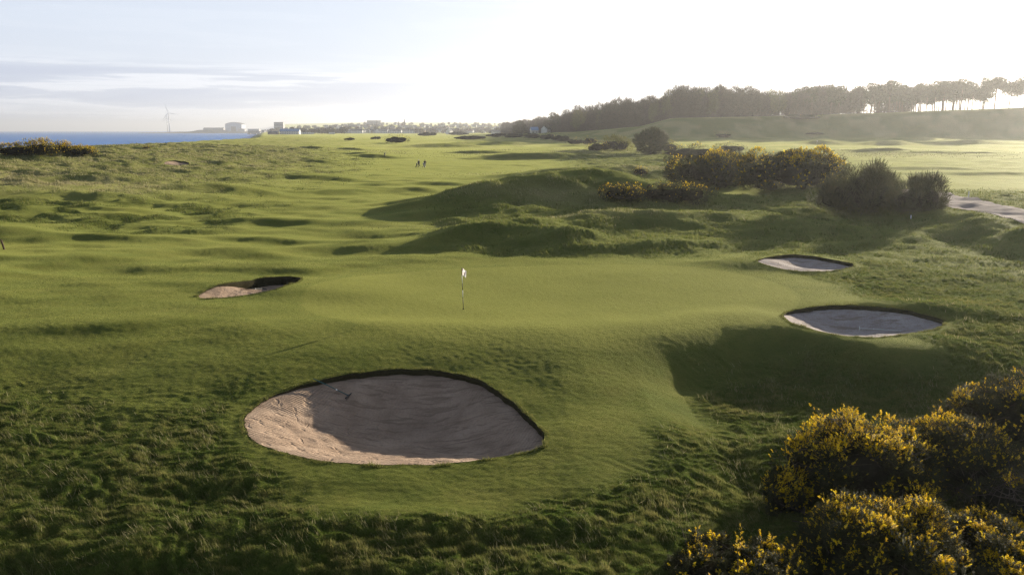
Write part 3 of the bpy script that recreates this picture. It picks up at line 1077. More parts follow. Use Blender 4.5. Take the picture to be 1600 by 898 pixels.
# ------------------------------------------------------------------ shrubs
def rand_rot(dirs, n):
    """rotation matrices taking +z to dirs with a random spin"""
    d = dirs / np.linalg.norm(dirs, axis=1)[:, None]
    ref = np.where(np.abs(d[:, 2:3]) < 0.9, np.array([[0, 0, 1.0]]), np.array([[1.0, 0, 0]]))
    a = np.cross(d, ref)
    a /= np.linalg.norm(a, axis=1)[:, None]
    b = np.cross(d, a)
    s = RNG.uniform(0, 2 * math.pi, n)
    ca, sa = np.cos(s)[:, None], np.sin(s)[:, None]
    u, v = a * ca + b * sa, -a * sa + b * ca
    return np.stack([u, v, d], 2)


def scatter(name, tpl, pos, dirs, size, tint, mat, parent=None):
    """copies of a triangle template (k,3,3) along directions, as one mesh"""
    n, k = len(pos), len(tpl)
    R = rand_rot(dirs, n)
    V = np.einsum('nij,tvj->ntvi', R, tpl) * np.asarray(size).reshape(-1, 1, 1, 1) + pos[:, None, None, :]
    me = new_mesh(name, V.reshape(-1, 3), np.arange(n * k * 3).reshape(-1, 3))
    a = me.attributes.new('tint', 'FLOAT', 'POINT')
    tt = np.clip(np.repeat(tint, k * 3) + RNG.normal(0, 0.12, n * k).repeat(3), 0, 1)
    a.data.foreach_set('value', tt.astype(np.float32))
    return link(name, me, mat, parent)


def sprig_template(n, spread, ln, w, seed, zmin=0.0):
    g = np.random.default_rng(seed)
    T = []
    for i in range(n):
        z = zmin + (1 - zmin) * (i + g.uniform()) / n
        a = g.uniform(0, 2 * math.pi)
        out = np.array([math.cos(a), math.sin(a), 0])
        sidev = np.array([-math.sin(a), math.cos(a), 0])
        base = np.array([0, 0, z])
        l = ln * g.uniform(0.7, 1.3) * (1.15 - 0.5 * z)
        tip = base + out * l * spread + np.array([0, 0, l * 0.75])
        T.append([base - sidev * w / 2, base + sidev * w / 2, tip])
    return np.array(T)


TPL_SPRIG = np.concatenate([sprig_template(12, 1.0, 0.34, 0.085, 1), [[[-.02, 0, 0], [.02, 0, 0], [0, 0, 1]]]])
TPL_SPRIG_LO = sprig_template(9, 0.95, 0.42, 0.16, 2)
TPL_FLOWER = sprig_template(11, 1.25, 0.24, 0.20, 3, 0.30)
TPL_FLOWER_LO = sprig_template(6, 1.1, 0.30, 0.26, 4, 0.3)
TPL_BROOM = sprig_template(12, 0.25, 0.55, 0.035, 5)
TPL_LEAFY = sprig_template(10, 1.1, 0.35, 0.16, 6)


def lobes_for(w, d, h, n, seed, flat=0.75):
    g = np.random.default_rng(seed)
    L = [(np.array([w * g.uniform(-.08, .08), d * g.uniform(-.08, .08), h * 0.40]), np.array([w * 0.30, d * 0.30, h * 0.44]))]
    n = int(n * 1.7)
    for i in range(n):
        a = i * 2.39996 + g.uniform(-0.4, 0.4)
        rr = 0.90 * math.sqrt((i + 0.7) / n) * g.uniform(0.85, 1.0)
        s = g.uniform(0.15, 0.25)
        top = h * (1.0 - 0.36 * rr ** 3) * g.uniform(0.68, 1.02)
        half = top * g.uniform(0.36, 0.52)
        c = np.array([math.cos(a) * w * (0.5 - s * 0.8) * rr, math.sin(a) * d * (0.5 - s * 0.8) * rr, max(top - half, half * 0.55)])
        L.append((c, np.array([w * s, d * s, half])))
    return L


def lobe_points(L, n, inner=0.0):
    ar = np.array([l[1][0] * l[1][1] + l[1][2] * (l[1][0] + l[1][1]) for l in L])
    pos, nor = [], []
    for (c, s), k in zip(L, np.ceil(ar / ar.sum() * max(n * 2.6, 400)).astype(int)):
        v = RNG.normal(0, 1, (k, 3))
        v /= np.linalg.norm(v, axis=1)[:, None]
        bump = 1 + 0.16 * np.sin(v[:, 0] * 7 + c[0] * 5) * np.sin(v[:, 1] * 6 + 1.3 + c[1] * 3) + 0.10 * np.sin(v[:, 2] * 9 + v[:, 0] * 5)
        depth = 1 - inner * RNG.uniform(0, 1, k) ** 2
        p = c + v * s * (bump * depth)[:, None]
        nn = v / s
        nn /= np.linalg.norm(nn, axis=1)[:, None]
        ok = p[:, 2] > 0.0
        for (c2, s2) in L:
            if c2 is c:
                continue
            ok &= (((p - c2) / s2) ** 2).sum(1) > 0.72
        pos.append(p[ok])
        nor.append(nn[ok])
    pos, nor = np.concatenate(pos), np.concatenate(nor)
    i = RNG.permutation(len(pos))[:n]
    return pos[i], nor[i]


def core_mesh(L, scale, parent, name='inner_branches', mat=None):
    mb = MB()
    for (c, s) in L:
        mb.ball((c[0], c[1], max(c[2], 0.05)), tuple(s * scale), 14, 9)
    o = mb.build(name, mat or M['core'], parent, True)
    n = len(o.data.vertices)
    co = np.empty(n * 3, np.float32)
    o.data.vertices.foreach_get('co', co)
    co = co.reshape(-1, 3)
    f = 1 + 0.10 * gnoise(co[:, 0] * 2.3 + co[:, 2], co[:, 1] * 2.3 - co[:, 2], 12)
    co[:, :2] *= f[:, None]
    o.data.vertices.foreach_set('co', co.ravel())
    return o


def clump_points(L, n, ncl, rc):
    """points on many small knobs that cover the lobes: position, outward direction, knob index"""
    c, q = lobe_points(L, ncl, 0.10)
    ncl = len(c)
    k = RNG.integers(0, ncl, n)
    v = RNG.normal(0, 1, (n, 3)) + q[k] * 0.9
    v /= np.linalg.norm(v, axis=1)[:, None]
    R = rc * RNG.uniform(0.45, 1.6, ncl)
    p = c[k] + v * (R[k] * (1 - 0.35 * RNG.uniform(0, 1, n) ** 2))[:, None]
    ok = p[:, 2] > 0
    return p[ok], v[ok], k[ok], c, q


def gorse(label, loc, w, d, h, n, size, bloom=0.4, lo=False, seed=0, nl=7, shoots=0, twigs=0, group=None, rz=0.0, bloom_top=0.35, name='gorse_bush', cat='gorse bush', ncl=None):
    root = thing(name, label, cat, loc, rz, group)
    L = lobes_for(w, d, h, nl, seed)
    ncl = ncl or (90 if lo else 170)
    pos, nor, ci, cc, cq = clump_points(L, n, ncl, (0.11 if lo else 0.075) * min(w, 2.2 * h))
    dirs = nor * 0.8 + np.array([0, 0, 0.45]) + RNG.normal(0, 0.35, pos.shape)
    sz = size * RNG.uniform(0.6, 1.25, len(pos))
    # blooms richly or hardly; exposed tops most, plus sunward knobs to put in sunlit gold
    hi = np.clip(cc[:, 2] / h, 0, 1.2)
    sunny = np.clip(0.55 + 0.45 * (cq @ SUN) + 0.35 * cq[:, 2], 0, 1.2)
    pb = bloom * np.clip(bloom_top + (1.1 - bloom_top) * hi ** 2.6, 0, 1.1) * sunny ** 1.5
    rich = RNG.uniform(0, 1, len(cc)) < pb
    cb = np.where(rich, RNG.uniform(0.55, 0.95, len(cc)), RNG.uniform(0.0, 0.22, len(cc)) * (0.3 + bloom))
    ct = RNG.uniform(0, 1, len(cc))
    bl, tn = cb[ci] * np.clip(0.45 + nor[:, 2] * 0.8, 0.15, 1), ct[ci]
    if shoots:
        ps, ds, ss = [], [], []
        c, nn = lobe_points(L, shoots, 0.0)
        for p, q in zip(c, nn):
            if q[2] < 0.15:
                q = q + np.array([0, 0, 0.4])
            dr = q * 0.6 + np.array([0, 0, 0.7]) + RNG.normal(0, 0.25, 3)
            dr /= np.linalg.norm(dr)
            ln = RNG.uniform(1.5, 5.0)
            for t in np.linspace(-0.8, ln, 16):
                ps.append(p + dr * t * size + RNG.normal(0, 0.02, 3))
                ds.append(dr + RNG.normal(0, 0.40, 3))
                ss.append(size * 0.85 * (1.1 - 0.4 * max(t, 0) / ln))
        ps, ds, ss = np.array(ps), np.array(ds), np.array(ss)
        pos, dirs, sz = np.concatenate([pos, ps]), np.concatenate([dirs, ds]), np.concatenate([sz, ss])
        bl, tn = np.concatenate([bl, np.full(len(ps), 0.75)]), np.concatenate([tn, np.full(len(ps), 0.8)])
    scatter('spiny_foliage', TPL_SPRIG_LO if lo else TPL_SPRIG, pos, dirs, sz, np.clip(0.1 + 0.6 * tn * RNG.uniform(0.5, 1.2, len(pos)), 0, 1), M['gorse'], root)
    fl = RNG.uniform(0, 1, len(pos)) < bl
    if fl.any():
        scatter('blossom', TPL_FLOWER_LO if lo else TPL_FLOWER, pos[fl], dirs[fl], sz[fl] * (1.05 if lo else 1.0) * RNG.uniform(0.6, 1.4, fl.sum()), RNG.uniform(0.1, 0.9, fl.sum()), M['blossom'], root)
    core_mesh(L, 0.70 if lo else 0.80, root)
    if twigs:
        mb = MB()
        c, nn = lobe_points(L, twigs, 0.1)
        for p, q in zip(c, nn):
            dr = RNG.normal(0, 1, 3) * np.array([1, 1, 0.5]) + q * 0.5
            dr /= np.linalg.norm(dr)
            l = RNG.uniform(0.5, 1.3)
            b = RNG.normal(0, 0.12, 3)
            p = p + q * 0.12
            mb.tube([p - dr * l * 0.5, p + b * 0.6 * l, p + dr * l * 0.5 + b * 0.2], [0.012, 0.009, 0.004], 4, False)
        tag(mb.build('dry_twigs', M['twig'], root), kind='stuff')
    return root


def foot(px, py):
    p = ground_hit(px, py)
    return p, p[1] * math.cos(PITCH) + (CAM_Z - p[2]) * math.sin(PITCH)


def gorse_px(label, px, py, wpx, hpx, n, bloom, lo=True, size=None, dk=0.75, seed=None, sink=0.1, **kw):
    p, dep = foot(px, py)
    w, h = wpx * dep / FPX, hpx * dep / FPX * 1.04
    d = w * dk
    yy = p[1] + d * 0.30
    loc = (p[0] * yy / p[1], yy, gz(p[0] * yy / p[1], yy) - 0.1)
    h = max(far(px, py - hpx, p[1] + d * 0.30)[2] - loc[2], 0.5) * (0.93 if lo else 0.86)
    return gorse(label, loc, w * (1.30 if not lo else 1.22), d * (1.25 if not lo else 1.15), h, n, size or 0.16 * max(h, 0.5) ** 0.6, bloom, lo, seed if seed is not None else int(px), **kw)


# foreground gorse, bottom right
FG = [
    ('big rounded gorse bush capped with yellow blossom, left front of the near thicket', 1340, 800, 205, 146, 7600, 0.72, dict(shoots=26, twigs=110, bloom_top=0.03)),
    ('gorse bush with tangled bare twigs, between the big rounded bush and the right edge', 1495, 775, 165, 118, 5600, 0.30, dict(shoots=12, twigs=240, bloom_top=0.05)),
    ('dark gorse bush at the right edge, highest of the near thicket', 1588, 725, 190, 140, 6200, 0.28, dict(shoots=14, twigs=160, bloom_top=0.02)),
    ('bright gorse bush with tall yellow spikes at the bottom of the near thicket', 1362, 940, 215, 165, 7400, 0.62, dict(shoots=60, twigs=40, bloom_top=0.10)),
    ('low sparse gorse bush cut by the bottom edge, left of the tall yellow spikes', 1150, 960, 190, 96, 4000, 0.26, dict(shoots=36, twigs=30, bloom_top=0.1)),
    ('dark green gorse bush in the bottom right corner', 1540, 960, 230, 140, 6600, 0.32, dict(shoots=26, twigs=60, bloom_top=0.1)),
    ('small straggling gorse with long flowering shoots, left of the big rounded bush', 1224, 805, 58, 76, 1500, 0.5, dict(shoots=50, twigs=12, nl=5, ncl=40)),
    ('shaded brown gorse bush low at the right edge, above the bottom corner bush', 1600, 850, 150, 110, 3800, 0.12, dict(shoots=6, twigs=260)),
]
for i, (lab, px, py, w, h, n, bl, kw) in enumerate(FG):
    gorse_px(lab, px, py, w, h, int(n * 3.2), bl, lo=False, size=0.135, seed=100 + i, dk=1.05, **kw)

# middle distance
MG = [
    ('broad tall gorse bush with yellow crown, left half of the big pair behind the green', 1113, 296, 128, 58, 6500, 0.42, {}),
    ('broad tall gorse bush with yellow crown, right half of the big pair behind the green', 1232, 300, 150, 62, 7500, 0.42, {}),
    ('low gorse bush at the right foot of the big pair', 1302, 293, 40, 28, 700, 0.25, {}),
    ('low gorse bush with one bright yellow top corner, left of the long low one', 973, 320, 68, 31, 1600, 0.34, {}),
    ('long low dark gorse bush in front of the big pair', 1050, 318, 104, 31, 2200, 0.20, {}),
    ('very small lone gorse bush with yellow top on the open grass', 1000, 274, 26, 12, 420, 0.55, {}),
    ('rounded gorse bush tucked against the right of the dark round tree', 1045, 240, 30, 21, 420, 0.40, {}),
    ('long gorse bush on the rise above the big pair', 1085, 250, 95, 24, 1300, 0.22, {}),
    ('gorse bush trailing right from the dark round tree to the big pair', 1140, 240, 48, 18, 600, 0.20, {}),
    ('brown gorse bush at the left foot of the pale willow', 935, 236, 42, 15, 420, 0.25, {}),
    ('round gorse bush at the near end of the dark bush row below the wood', 921, 227, 26, 14, 320, 0.30, {}),
    ('gorse bush second from the near end of the dark bush row below the wood', 899, 227, 30, 12, 320, 0.18, {}),
    ('gorse bush in the middle of the dark bush row below the wood', 876, 222, 34, 14, 320, 0.16, {}),
    ('flat gorse bush where the dark bush row meets the lit fairway', 856, 219, 30, 12, 280, 0.16, {}),
    ('brownish gorse bush near the far end of the dark bush row', 832, 217, 34, 11, 280, 0.2, {}),
    ('brownish gorse bush at the far end of the dark bush row', 803, 216, 36, 10, 280, 0.2, {}),
    ('lone dark dome of gorse on the pale flat below the hill', 1130, 216, 28, 9, 300, 0.12, {}),
    ('brown gorse patch lying on the slope of the wooded hill', 1252, 192, 62, 15, 420, 0.10, {}),
    ('yellowish low gorse on the mound at the foot of the hill', 1270, 212, 34, 6, 200, 0.35, {}),
    ('dark gorse bush with orange right edge, biggest in front of the town', 620, 224, 42, 13, 520, 0.34, {}),
    ('little orange gorse bush on the far fairway left of the biggest one', 546, 220, 20, 6, 160, 0.45, {}),
    ('small brown gorse bush just left of the biggest one before the town', 588, 218, 20, 6, 160, 0.2, {}),
    ('low brown gorse strip behind the biggest one before the town', 668, 213, 36, 8, 240, 0.2, {}),
    ('long gorse bush with yellow flecks right of centre before the town', 735, 219, 52, 9, 320, 0.32, {}),
    ('brown gorse bush behind the long flecked one before the town', 716, 212, 36, 8, 220, 0.15, {}),
    ('brown gorse bush touching the far end of the wood', 775, 215, 36, 9, 240, 0.18, {}),
    ('leftmost golden gorse bush on the dune crest against the sea', 18, 244, 64, 20, 1300, 0.8, {}),
    ('widest golden gorse bush on the dune crest against the sea', 62, 243, 56, 22, 1300, 0.9, {}),
    ('golden gorse bush third from the left on the dune crest', 98, 242, 36, 20, 900, 0.95, {}),
    ('rightmost golden gorse bush of the four on the dune crest', 130, 245, 42, 18, 1000, 1.0, {}),
    ('tiny golden gorse tuft alone on the dune slope right of the crest bushes', 229, 233, 14, 5, 120, 0.7, {}),
]
for (lab, px, py, w, h, n, bl, kw) in MG:
    gorse_px(lab, px, py, w, h, int(n * 1.7), bl * (1.25 if px > 300 else 2.4), bloom_top=0.02 if px > 700 else 0.55, nl=7 if w > 50 else 5, **kw)


def broom(label, px, py, wpx, hpx, n, mat, tpl, size, name, cat, seed, upright=0.9, nl=7, scale_h=1.0):
    p, dep = foot(px, py)
    w, h = wpx * dep / FPX, hpx * dep / FPX * 1.04
    d = w * 0.8
    yy = p[1] + d * 0.3
    loc = (p[0] * yy / p[1], yy, gz(p[0] * yy / p[1], yy) - 0.1)
    h = max(far(px, py - hpx, p[1] + d * 0.3)[2] - loc[2], 0.5) * 0.92
    w, d = w * 1.08, d * 1.05
    root = thing(name, label, cat, loc)
    L = lobes_for(w, d, h, nl, seed)
    pos, nor, ci, cc, cq = clump_points(L, n, 70, 0.10 * w)
    dirs = nor * 0.55 + np.array([0, 0, upright * 0.8]) + RNG.normal(0, 0.3, pos.shape)
    g = RNG.uniform(0, 1, len(cc))[ci]
    scatter('foliage', tpl, pos, dirs, size * RNG.uniform(0.6, 1.4, len(pos)), np.clip(0.1 + 0.8 * g, 0, 1), mat, root)
    core_mesh(L, 0.78, root)
    return root


broom('tall feathery grey-green broom bush beside the track, left of the smaller one', 1342, 338, 122, 74, 6500, M['broom'], TPL_BROOM, 0.7, 'broom_bush', 'broom bush', 501)
broom('smaller feathery broom bush at the end of the track', 1432, 336, 74, 58, 4200, M['broom'], TPL_BROOM, 0.65, 'broom_bush', 'broom bush', 502)
broom('pale yellow-green willow bush left of the dark round tree', 962, 236, 50, 22, 900, M['willow'], TPL_LEAFY, 0.8, 'willow_bush', 'willow bush', 503, 0.5)
# the dark round tree in the gorse
p, dep = foot(1016, 242)
root = thing('round_tree', 'dark round evergreen tree rising out of the gorse in the middle distance', 'tree', tuple(p))
hh, ww = 38 * dep / FPX, 50 * dep / FPX
L = [(np.array([0.08 * ww, 0, hh * 0.66]), np.array([ww * 0.36, ww * 0.34, hh * 0.33])), (np.array([-0.2 * ww, 0, hh * 0.5]), np.array([ww * 0.28, ww * 0.3, hh * 0.34])),
     (np.array([0.28 * ww, 0.3, hh * 0.55]), np.array([ww * 0.24, ww * 0.26, hh * 0.32])), (np.array([0.0, -0.4, hh * 0.4]), np.array([ww * 0.4, ww * 0.34, hh * 0.34]))]
pos, nor = lobe_points(L, 2600, 0.4)
scatter('crown', TPL_LEAFY, pos, nor + np.array([0, 0, 0.6]) + RNG.normal(0, 0.3, pos.shape), 1.0 * RNG.uniform(0.6, 1.3, len(pos)), RNG.uniform(0, 0.8, len(pos)), M['broom'], root)
mb = MB()
mb.tube([(0, 0, -0.3), (0.1, 0, hh * 0.3), (0.3, 0, hh * 0.7)], [0.3, 0.22, 0.08], 8)
for a in range(5):
    mb.tube([(0.1, 0, hh * 0.25), (math.cos(a * 1.3) * ww * 0.2, math.sin(a * 1.3) * ww * 0.2, hh * 0.5)], [0.14, 0.04], 6)
mb.build('trunk', M['bark'], root)


# ------------------------------------------------------------------ trees of the wood
def tri_cloud(L, n, size, mat, name, parent, up=0.3, seedtint=0.5, tpl=None, inner=0.5):
    pos, nor = lobe_points(L, n, inner)
    return scatter(name, tpl if tpl is not None else TPL_TWIG, pos, nor + np.array([0, 0, up]) + RNG.normal(0, 0.4, pos.shape), size * RNG.uniform(0.6, 1.4, len(pos)),
                   RNG.uniform(0, 1, len(pos)), mat, parent)


TPL_TWIG = np.concatenate([sprig_template(6, 0.8, 0.55, 0.07, 8), [[[-.04, 0, 0], [.04, 0, 0], [0, 0, 1]]]])
TPL_NEEDLE = sprig_template(8, 1.2, 0.5, 0.28, 9)


def deciduous(seed, h, name, label, mat, group, dens=700):
    g = np.random.default_rng(seed)
    root = thing(name, label, 'tree', (0, 0, 0), 0, group)
    w = h * g.uniform(0.42, 0.55)
    mb = MB()
    mb.tube([(0, 0, -1), (g.uniform(-.2, .2), 0, h * 0.35), (g.uniform(-.5, .5), g.uniform(-.5, .5), h * 0.8)], [h * 0.022, h * 0.016, h * 0.004], 7)
    L = []
    for i in range(8):
        a = i * 2.4 + g.uniform(-0.4, 0.4)
        hz = h * (0.42 + 0.07 * i * 0.9)
        rr = w * 0.5 * g.uniform(0.35, 0.7) * (1.2 - 0.10 * i)
        c = np.array([math.cos(a) * rr, math.sin(a) * rr, min(hz, h * 0.86)])
        mb.tube([(0, 0, h * (0.25 + 0.05 * i)), tuple(c * np.array([0.5, 0.5, 0.9])), tuple(c + np.array([c[0] * .3, c[1] * .3, h * 0.08]))], [h * 0.009, h * 0.006, h * 0.002], 5, False)
        s = g.uniform(0.17, 0.24)
        L.append((c, np.array([w * s * 1.15, w * s * 1.15, min(h * 0.16, h * 0.99 - c[2])])))
    for i in range(3):
        a = g.uniform(0, 6.28)
        L.append((np.array([math.cos(a) * w * 0.25, math.sin(a) * w * 0.25, h * 0.3]), np.array([w * 0.22, w * 0.22, h * 0.15])))
    mb.build('trunk', M['bark'], root)
    tri_cloud(L, dens, h * 0.10, mat, 'crown', root, 0.6)
    return root


def pine(seed, h, name, label, group, lean=0.0, spread=0.34, low=0.55, n=520, nb=9):
    g = np.random.default_rng(seed)
    root = thing(name, label, 'pine tree', (0, 0, 0), 0, group)
    mb = MB()
    tx = lean * h

    def axis(t):
        return np.array([tx * t * t, g.uniform(-.05, .05), h * t])
    mb.tube([(0, 0, -1), tuple(axis(0.3)), tuple(axis(0.65)), tuple(axis(0.96))], [h * 0.028, h * 0.023, h * 0.016, h * 0.004], 7)
    L = []
    for i in range(nb):
        t = low + (0.93 - low) * (i + g.uniform(0, 0.8)) / nb
        a = i * 2.4 + g.uniform(-0.5, 0.5)
        rr = h * spread * (0.35 + 0.65 * g.uniform()) * (1.15 - 0.55 * (t - low) / (1 - low)) * 0.7
        c = axis(t) + np.array([math.cos(a) * rr, math.sin(a) * rr, h * 0.03])
        mb.tube([tuple(axis(t - 0.04)), tuple(c)], [h * 0.006, h * 0.002], 5, False)
        L.append((c, np.array([h * spread * g.uniform(0.28, 0.42), h * spread * g.uniform(0.28, 0.42), min(h * 0.055 * g.uniform(0.8, 1.3), h * 1.0 - c[2])])))
    L.append((axis(0.95), np.array([h * spread * 0.3, h * spread * 0.3, h * 0.05])))
    mb.build('trunk', M['pinebark'], root)
    tri_cloud(L, n, h * 0.05, M['needle'], 'crown', root, 0.5, tpl=TPL_NEEDLE)
    return root


def along(P, s):
    seg = np.linalg.norm(np.diff(P[:, :2], axis=0), axis=1)
    cum = np.concatenate([[0], np.cumsum(seg)])
    i = int(np.clip(np.searchsorted(cum, s) - 1, 0, len(seg) - 1))
    t = (s - cum[i]) / seg[i]
    d = (P[i + 1, :2] - P[i, :2]) / seg[i]
    return P[i, :2] + (P[i + 1, :2] - P[i, :2]) * t, np.array([-d[1], d[0]])


GW = 'bare trees of the wood on the hill'
GP = 'pines at the right end of the wood'
DL = 'bare brown leafless tree standing in the dense wood on the hill'
SL = 'tree with fresh olive-brown leaf in the dense wood on the hill'
PL = 'tall pine with a bare trunk in the stand at the right end of the wood'
decs = [deciduous(900 + i, 17 + 1.2 * i, 'bare_tree', DL, M['bare'], GW, 1250) for i in range(3)]
sprs = [deciduous(920 + i, 16 + 2 * i, 'budding_tree', SL, M['spring'], 'budding trees of the wood on the hill', 1100) for i in range(2)]
pins = [pine(940 + i, 17.5 + i, 'pine_tree', PL, GP, low=0.44, n=900, nb=13) for i in range(3)]
first = set()


def plant(root, x, y, s, rz):
    z = gz(x, y)
    if root.name not in first:
        first.add(root.name)
        root.location = (x, y, z - 0.2)
        root.rotation_euler = (0, 0, rz)
        root.scale = (s, s, s)
        return root
    return dup(root, (x, y, z - 0.2), rz, scale=(s, s, s))


rt = random.Random(5)
LEN = np.linalg.norm(np.diff(HILL[:, :2], axis=0), axis=1)
CUM = np.concatenate([[0], np.cumsum(LEN)])
s = 40.0
while s < CUM[8] + 5:
    far_part = s < CUM[2]
    step = 15.0 if far_part else (4.6 if s > CUM[5] else 5.6)
    p0, nn = along(HILL, s)
    px = CX + FPX * p0[0] / p0[1]
    rows = 2 if far_part else (4 if s > CUM[5] + 20 else 3)
    if px > 1518:
        s += step
        continue
    for k in range(rows):
        off = 3 + k * (9 if far_part else 8) + rt.uniform(-2.5, 2.5)
        q = p0 + nn * off + np.array([rt.uniform(-2, 2), rt.uniform(-2, 2)])
        ppx = CX + FPX * q[0] / q[1]
        sc = rt.uniform(0.76, 1.12)
        if 940 < ppx < 1120:
            sc *= 1.06
        if ppx > 1345:
            if k == 0 and rt.random() < 0.25:
                continue
            plant(rt.choice(pins), q[0], q[1], sc * rt.choice((1.0, 1.04, 0.9, 0.74)), rt.uniform(0, 6.28))
        elif ppx > 1230 and rt.random() < 0.5:
            plant(rt.choice(pins), q[0], q[1], sc * 0.92, rt.uniform(0, 6.28))
        else:
            if 1170 < ppx < 1250:
                sc *= 0.92
            plant(rt.choice(decs if rt.random() < 0.8 else sprs), q[0], q[1], sc, rt.uniform(0, 6.28))
    s += step * rt.uniform(0.8, 1.2)

# the uncountable depth of the wood behind the edge trees
def deep_wood():
    L, mb = [], MB()
    s = 30.0
    pos, dirs, sz = [], [], []
    while s < CUM[6] + 25:
        p0, nn = along(HILL, s)
        for k in range(4):
            q = p0 + nn * (30 + 14 * k + rt.uniform(-5, 5))
            z = gz(q[0], q[1])
            h = rt.uniform(14, 18)
            n = 380
            v = RNG.normal(0, 1, (n, 3))
            v /= np.linalg.norm(v, axis=1)[:, None]
            pos.append(np.array([q[0], q[1], z + h * 0.52]) + v * np.array([4.0, 4.0, h * 0.46]) * RNG.uniform(0.3, 1, (n, 1)) ** 0.4)
            dirs.append(v + np.array([0, 0, 0.6]))
        # scrub on the floor of the wood
        for k in range(3):
            q = p0 + nn * (4 + 7 * k + rt.uniform(-3, 3)) + np.array([rt.uniform(-3, 3), rt.uniform(-3, 3)])
            z = gz(q[0], q[1])
            n = 170 if s < CUM[6] - 20 else 60
            v = RNG.normal(0, 1, (n, 3))
            v /= np.linalg.norm(v, axis=1)[:, None]
            pos.append(np.array([q[0], q[1], z + 2.0]) + v * np.array([4.5, 3.0, 3.2]) * RNG.uniform(0.3, 1, (n, 1)) ** 0.4)
            dirs.append(v + np.array([0, 0, 0.6]))
        s += 7.5
    pos, dirs = np.concatenate(pos), np.concatenate(dirs)
    o = scatter('deep_wood', TPL_TWIG, pos, dirs, 2.5 * RNG.uniform(0.6, 1.4, len(pos)), RNG.uniform(0, 1, len(pos)), M['bare'])
    tag(o, 'dark depth of the bare wood behind its front trees', 'woodland', kind='stuff')


deep_wood()

# lone pines right of the stand
for (lab, px, Y, h, lean, spread, low, seed) in [
    ('slim lone pine with a small crown, first right of the pine stand', 1535, 515, 19.0, 0.03, 0.30, 0.62, 961),
    ('lone pine leaning right with a ragged one-sided crown', 1557, 512, 16.5, 0.16, 0.46, 0.48, 962),
    ('broad wind-swept pine at the right edge, left one of the last clump', 1580, 505, 18.0, 0.12, 0.66, 0.40, 963),
    ('broad wind-swept pine at the right edge, right one of the last clump', 1594, 508, 19.0, -0.03, 0.66, 0.42, 964),
    ('short pine with drooping flat boughs between the stand and the slim lone pine', 1513, 517, 12.5, 0.0, 0.42, 0.35, 965),
]:
    o = pine(seed, h, 'pine_tree', lab, None, lean, spread, low, 1500, 15)
    x = (px - CX) / FPX * Y
    o.location = (x, Y, gz(x, Y) - 0.2)

# tree belts at the far left end of the wood
for (lab, px, py, h) in [('dark evergreen crown standing above the far end of the wood', 864, 207, 20), ('rounded evergreen at the very far end of the wood', 812, 208, 15)]:
    x, Y = (px - CX) / FPX * 820, 820
    L = [(np.array([0, 0, h * 0.62]), np.array([h * 0.3, h * 0.3, h * 0.36])), (np.array([h * 0.2, 0, h * 0.45]), np.array([h * 0.25, h * 0.25, h * 0.25])),
         (np.array([-h * 0.22, 0, h * 0.42]), np.array([h * 0.25, h * 0.25, h * 0.26]))]
    root = thing('evergreen_tree', lab, 'tree', (x, Y, gz(x, Y) - 0.3))
    tri_cloud(L, 520, 1.6, M['needle'], 'crown', root, 0.6, tpl=TPL_NEEDLE)
    mb = MB()
    mb.tube([(0, 0, -1), (0, 0, h * 0.5)], [0.4, 0.25], 7)
    mb.build('trunk', M['bark'], root)


# ------------------------------------------------------------------ town beyond the links
def far_ground(px, Y):
    x = (px - CX) / FPX * Y
    return x, Y, gz(x, Y)


def house(name, label, w, d, hw, hr, wall, roof, group=None, cat='house', windows=True, chim=True):
    root = thing(name, label, cat, (0, 0, 0), 0, group)
    mb = MB()
    mb.add([(-w / 2, -d / 2, -2), (w / 2, -d / 2, -2), (w / 2, d / 2, -2), (-w / 2, d / 2, -2), (-w / 2, -d / 2, hw), (w / 2, -d / 2, hw), (w / 2, d / 2, hw), (-w / 2, d / 2, hw),
            (-w / 2, 0, hw + hr), (w / 2, 0, hw + hr)],
           [(0, 1, 5, 4), (1, 2, 6, 9, 5), (2, 3, 7, 6), (3, 0, 4, 8, 7)])
    mb.build('wall', wall, root)
    mb = MB()
    e = 0.4
    t = 0.25
    for sg in (-1, 1):
        y0, y1 = sg * (d / 2 + e), 0
        z0, z1 = hw - e * hr / (d / 2) + 0.05, hw + hr + 0.05
        mb.add([(-w / 2 - e, y0, z0), (w / 2 + e, y0, z0), (w / 2 + e, y1, z1), (-w / 2 - e, y1, z1), (-w / 2 - e, y0, z0 + t), (w / 2 + e, y0, z0 + t), (w / 2 + e, y1, z1 + t), (-w / 2 - e, y1, z1 + t)],
               [(0, 1, 2, 3), (4, 5, 6, 7), (0, 1, 5, 4), (1, 2, 6, 5), (3, 0, 4, 7)])
    rf = mb.build('roof', roof, root)
    if chim:
        mb = MB()
        mb.box(-w / 2 + 0.2, -w / 2 + 1.1, -0.4, 0.5, hw + hr * 0.5, hw + hr + 1.3)
        mb.build('chimney', M['stone'], rf)
    if windows:
        nw = max(2, int(w / 3.2))
        for fl in range(max(1, int(hw / 2.7))):
            for i in range(nw):
                xx = -w / 2 + w * (i + 0.5) / nw
                mb = MB()
                mb.box(xx - 0.55, xx + 0.55, -d / 2 - 0.06, -d / 2 + 0.05, fl * 2.7 + 0.9, fl * 2.7 + 2.2)
                mb.build('window', M['glass'], root)
    return root


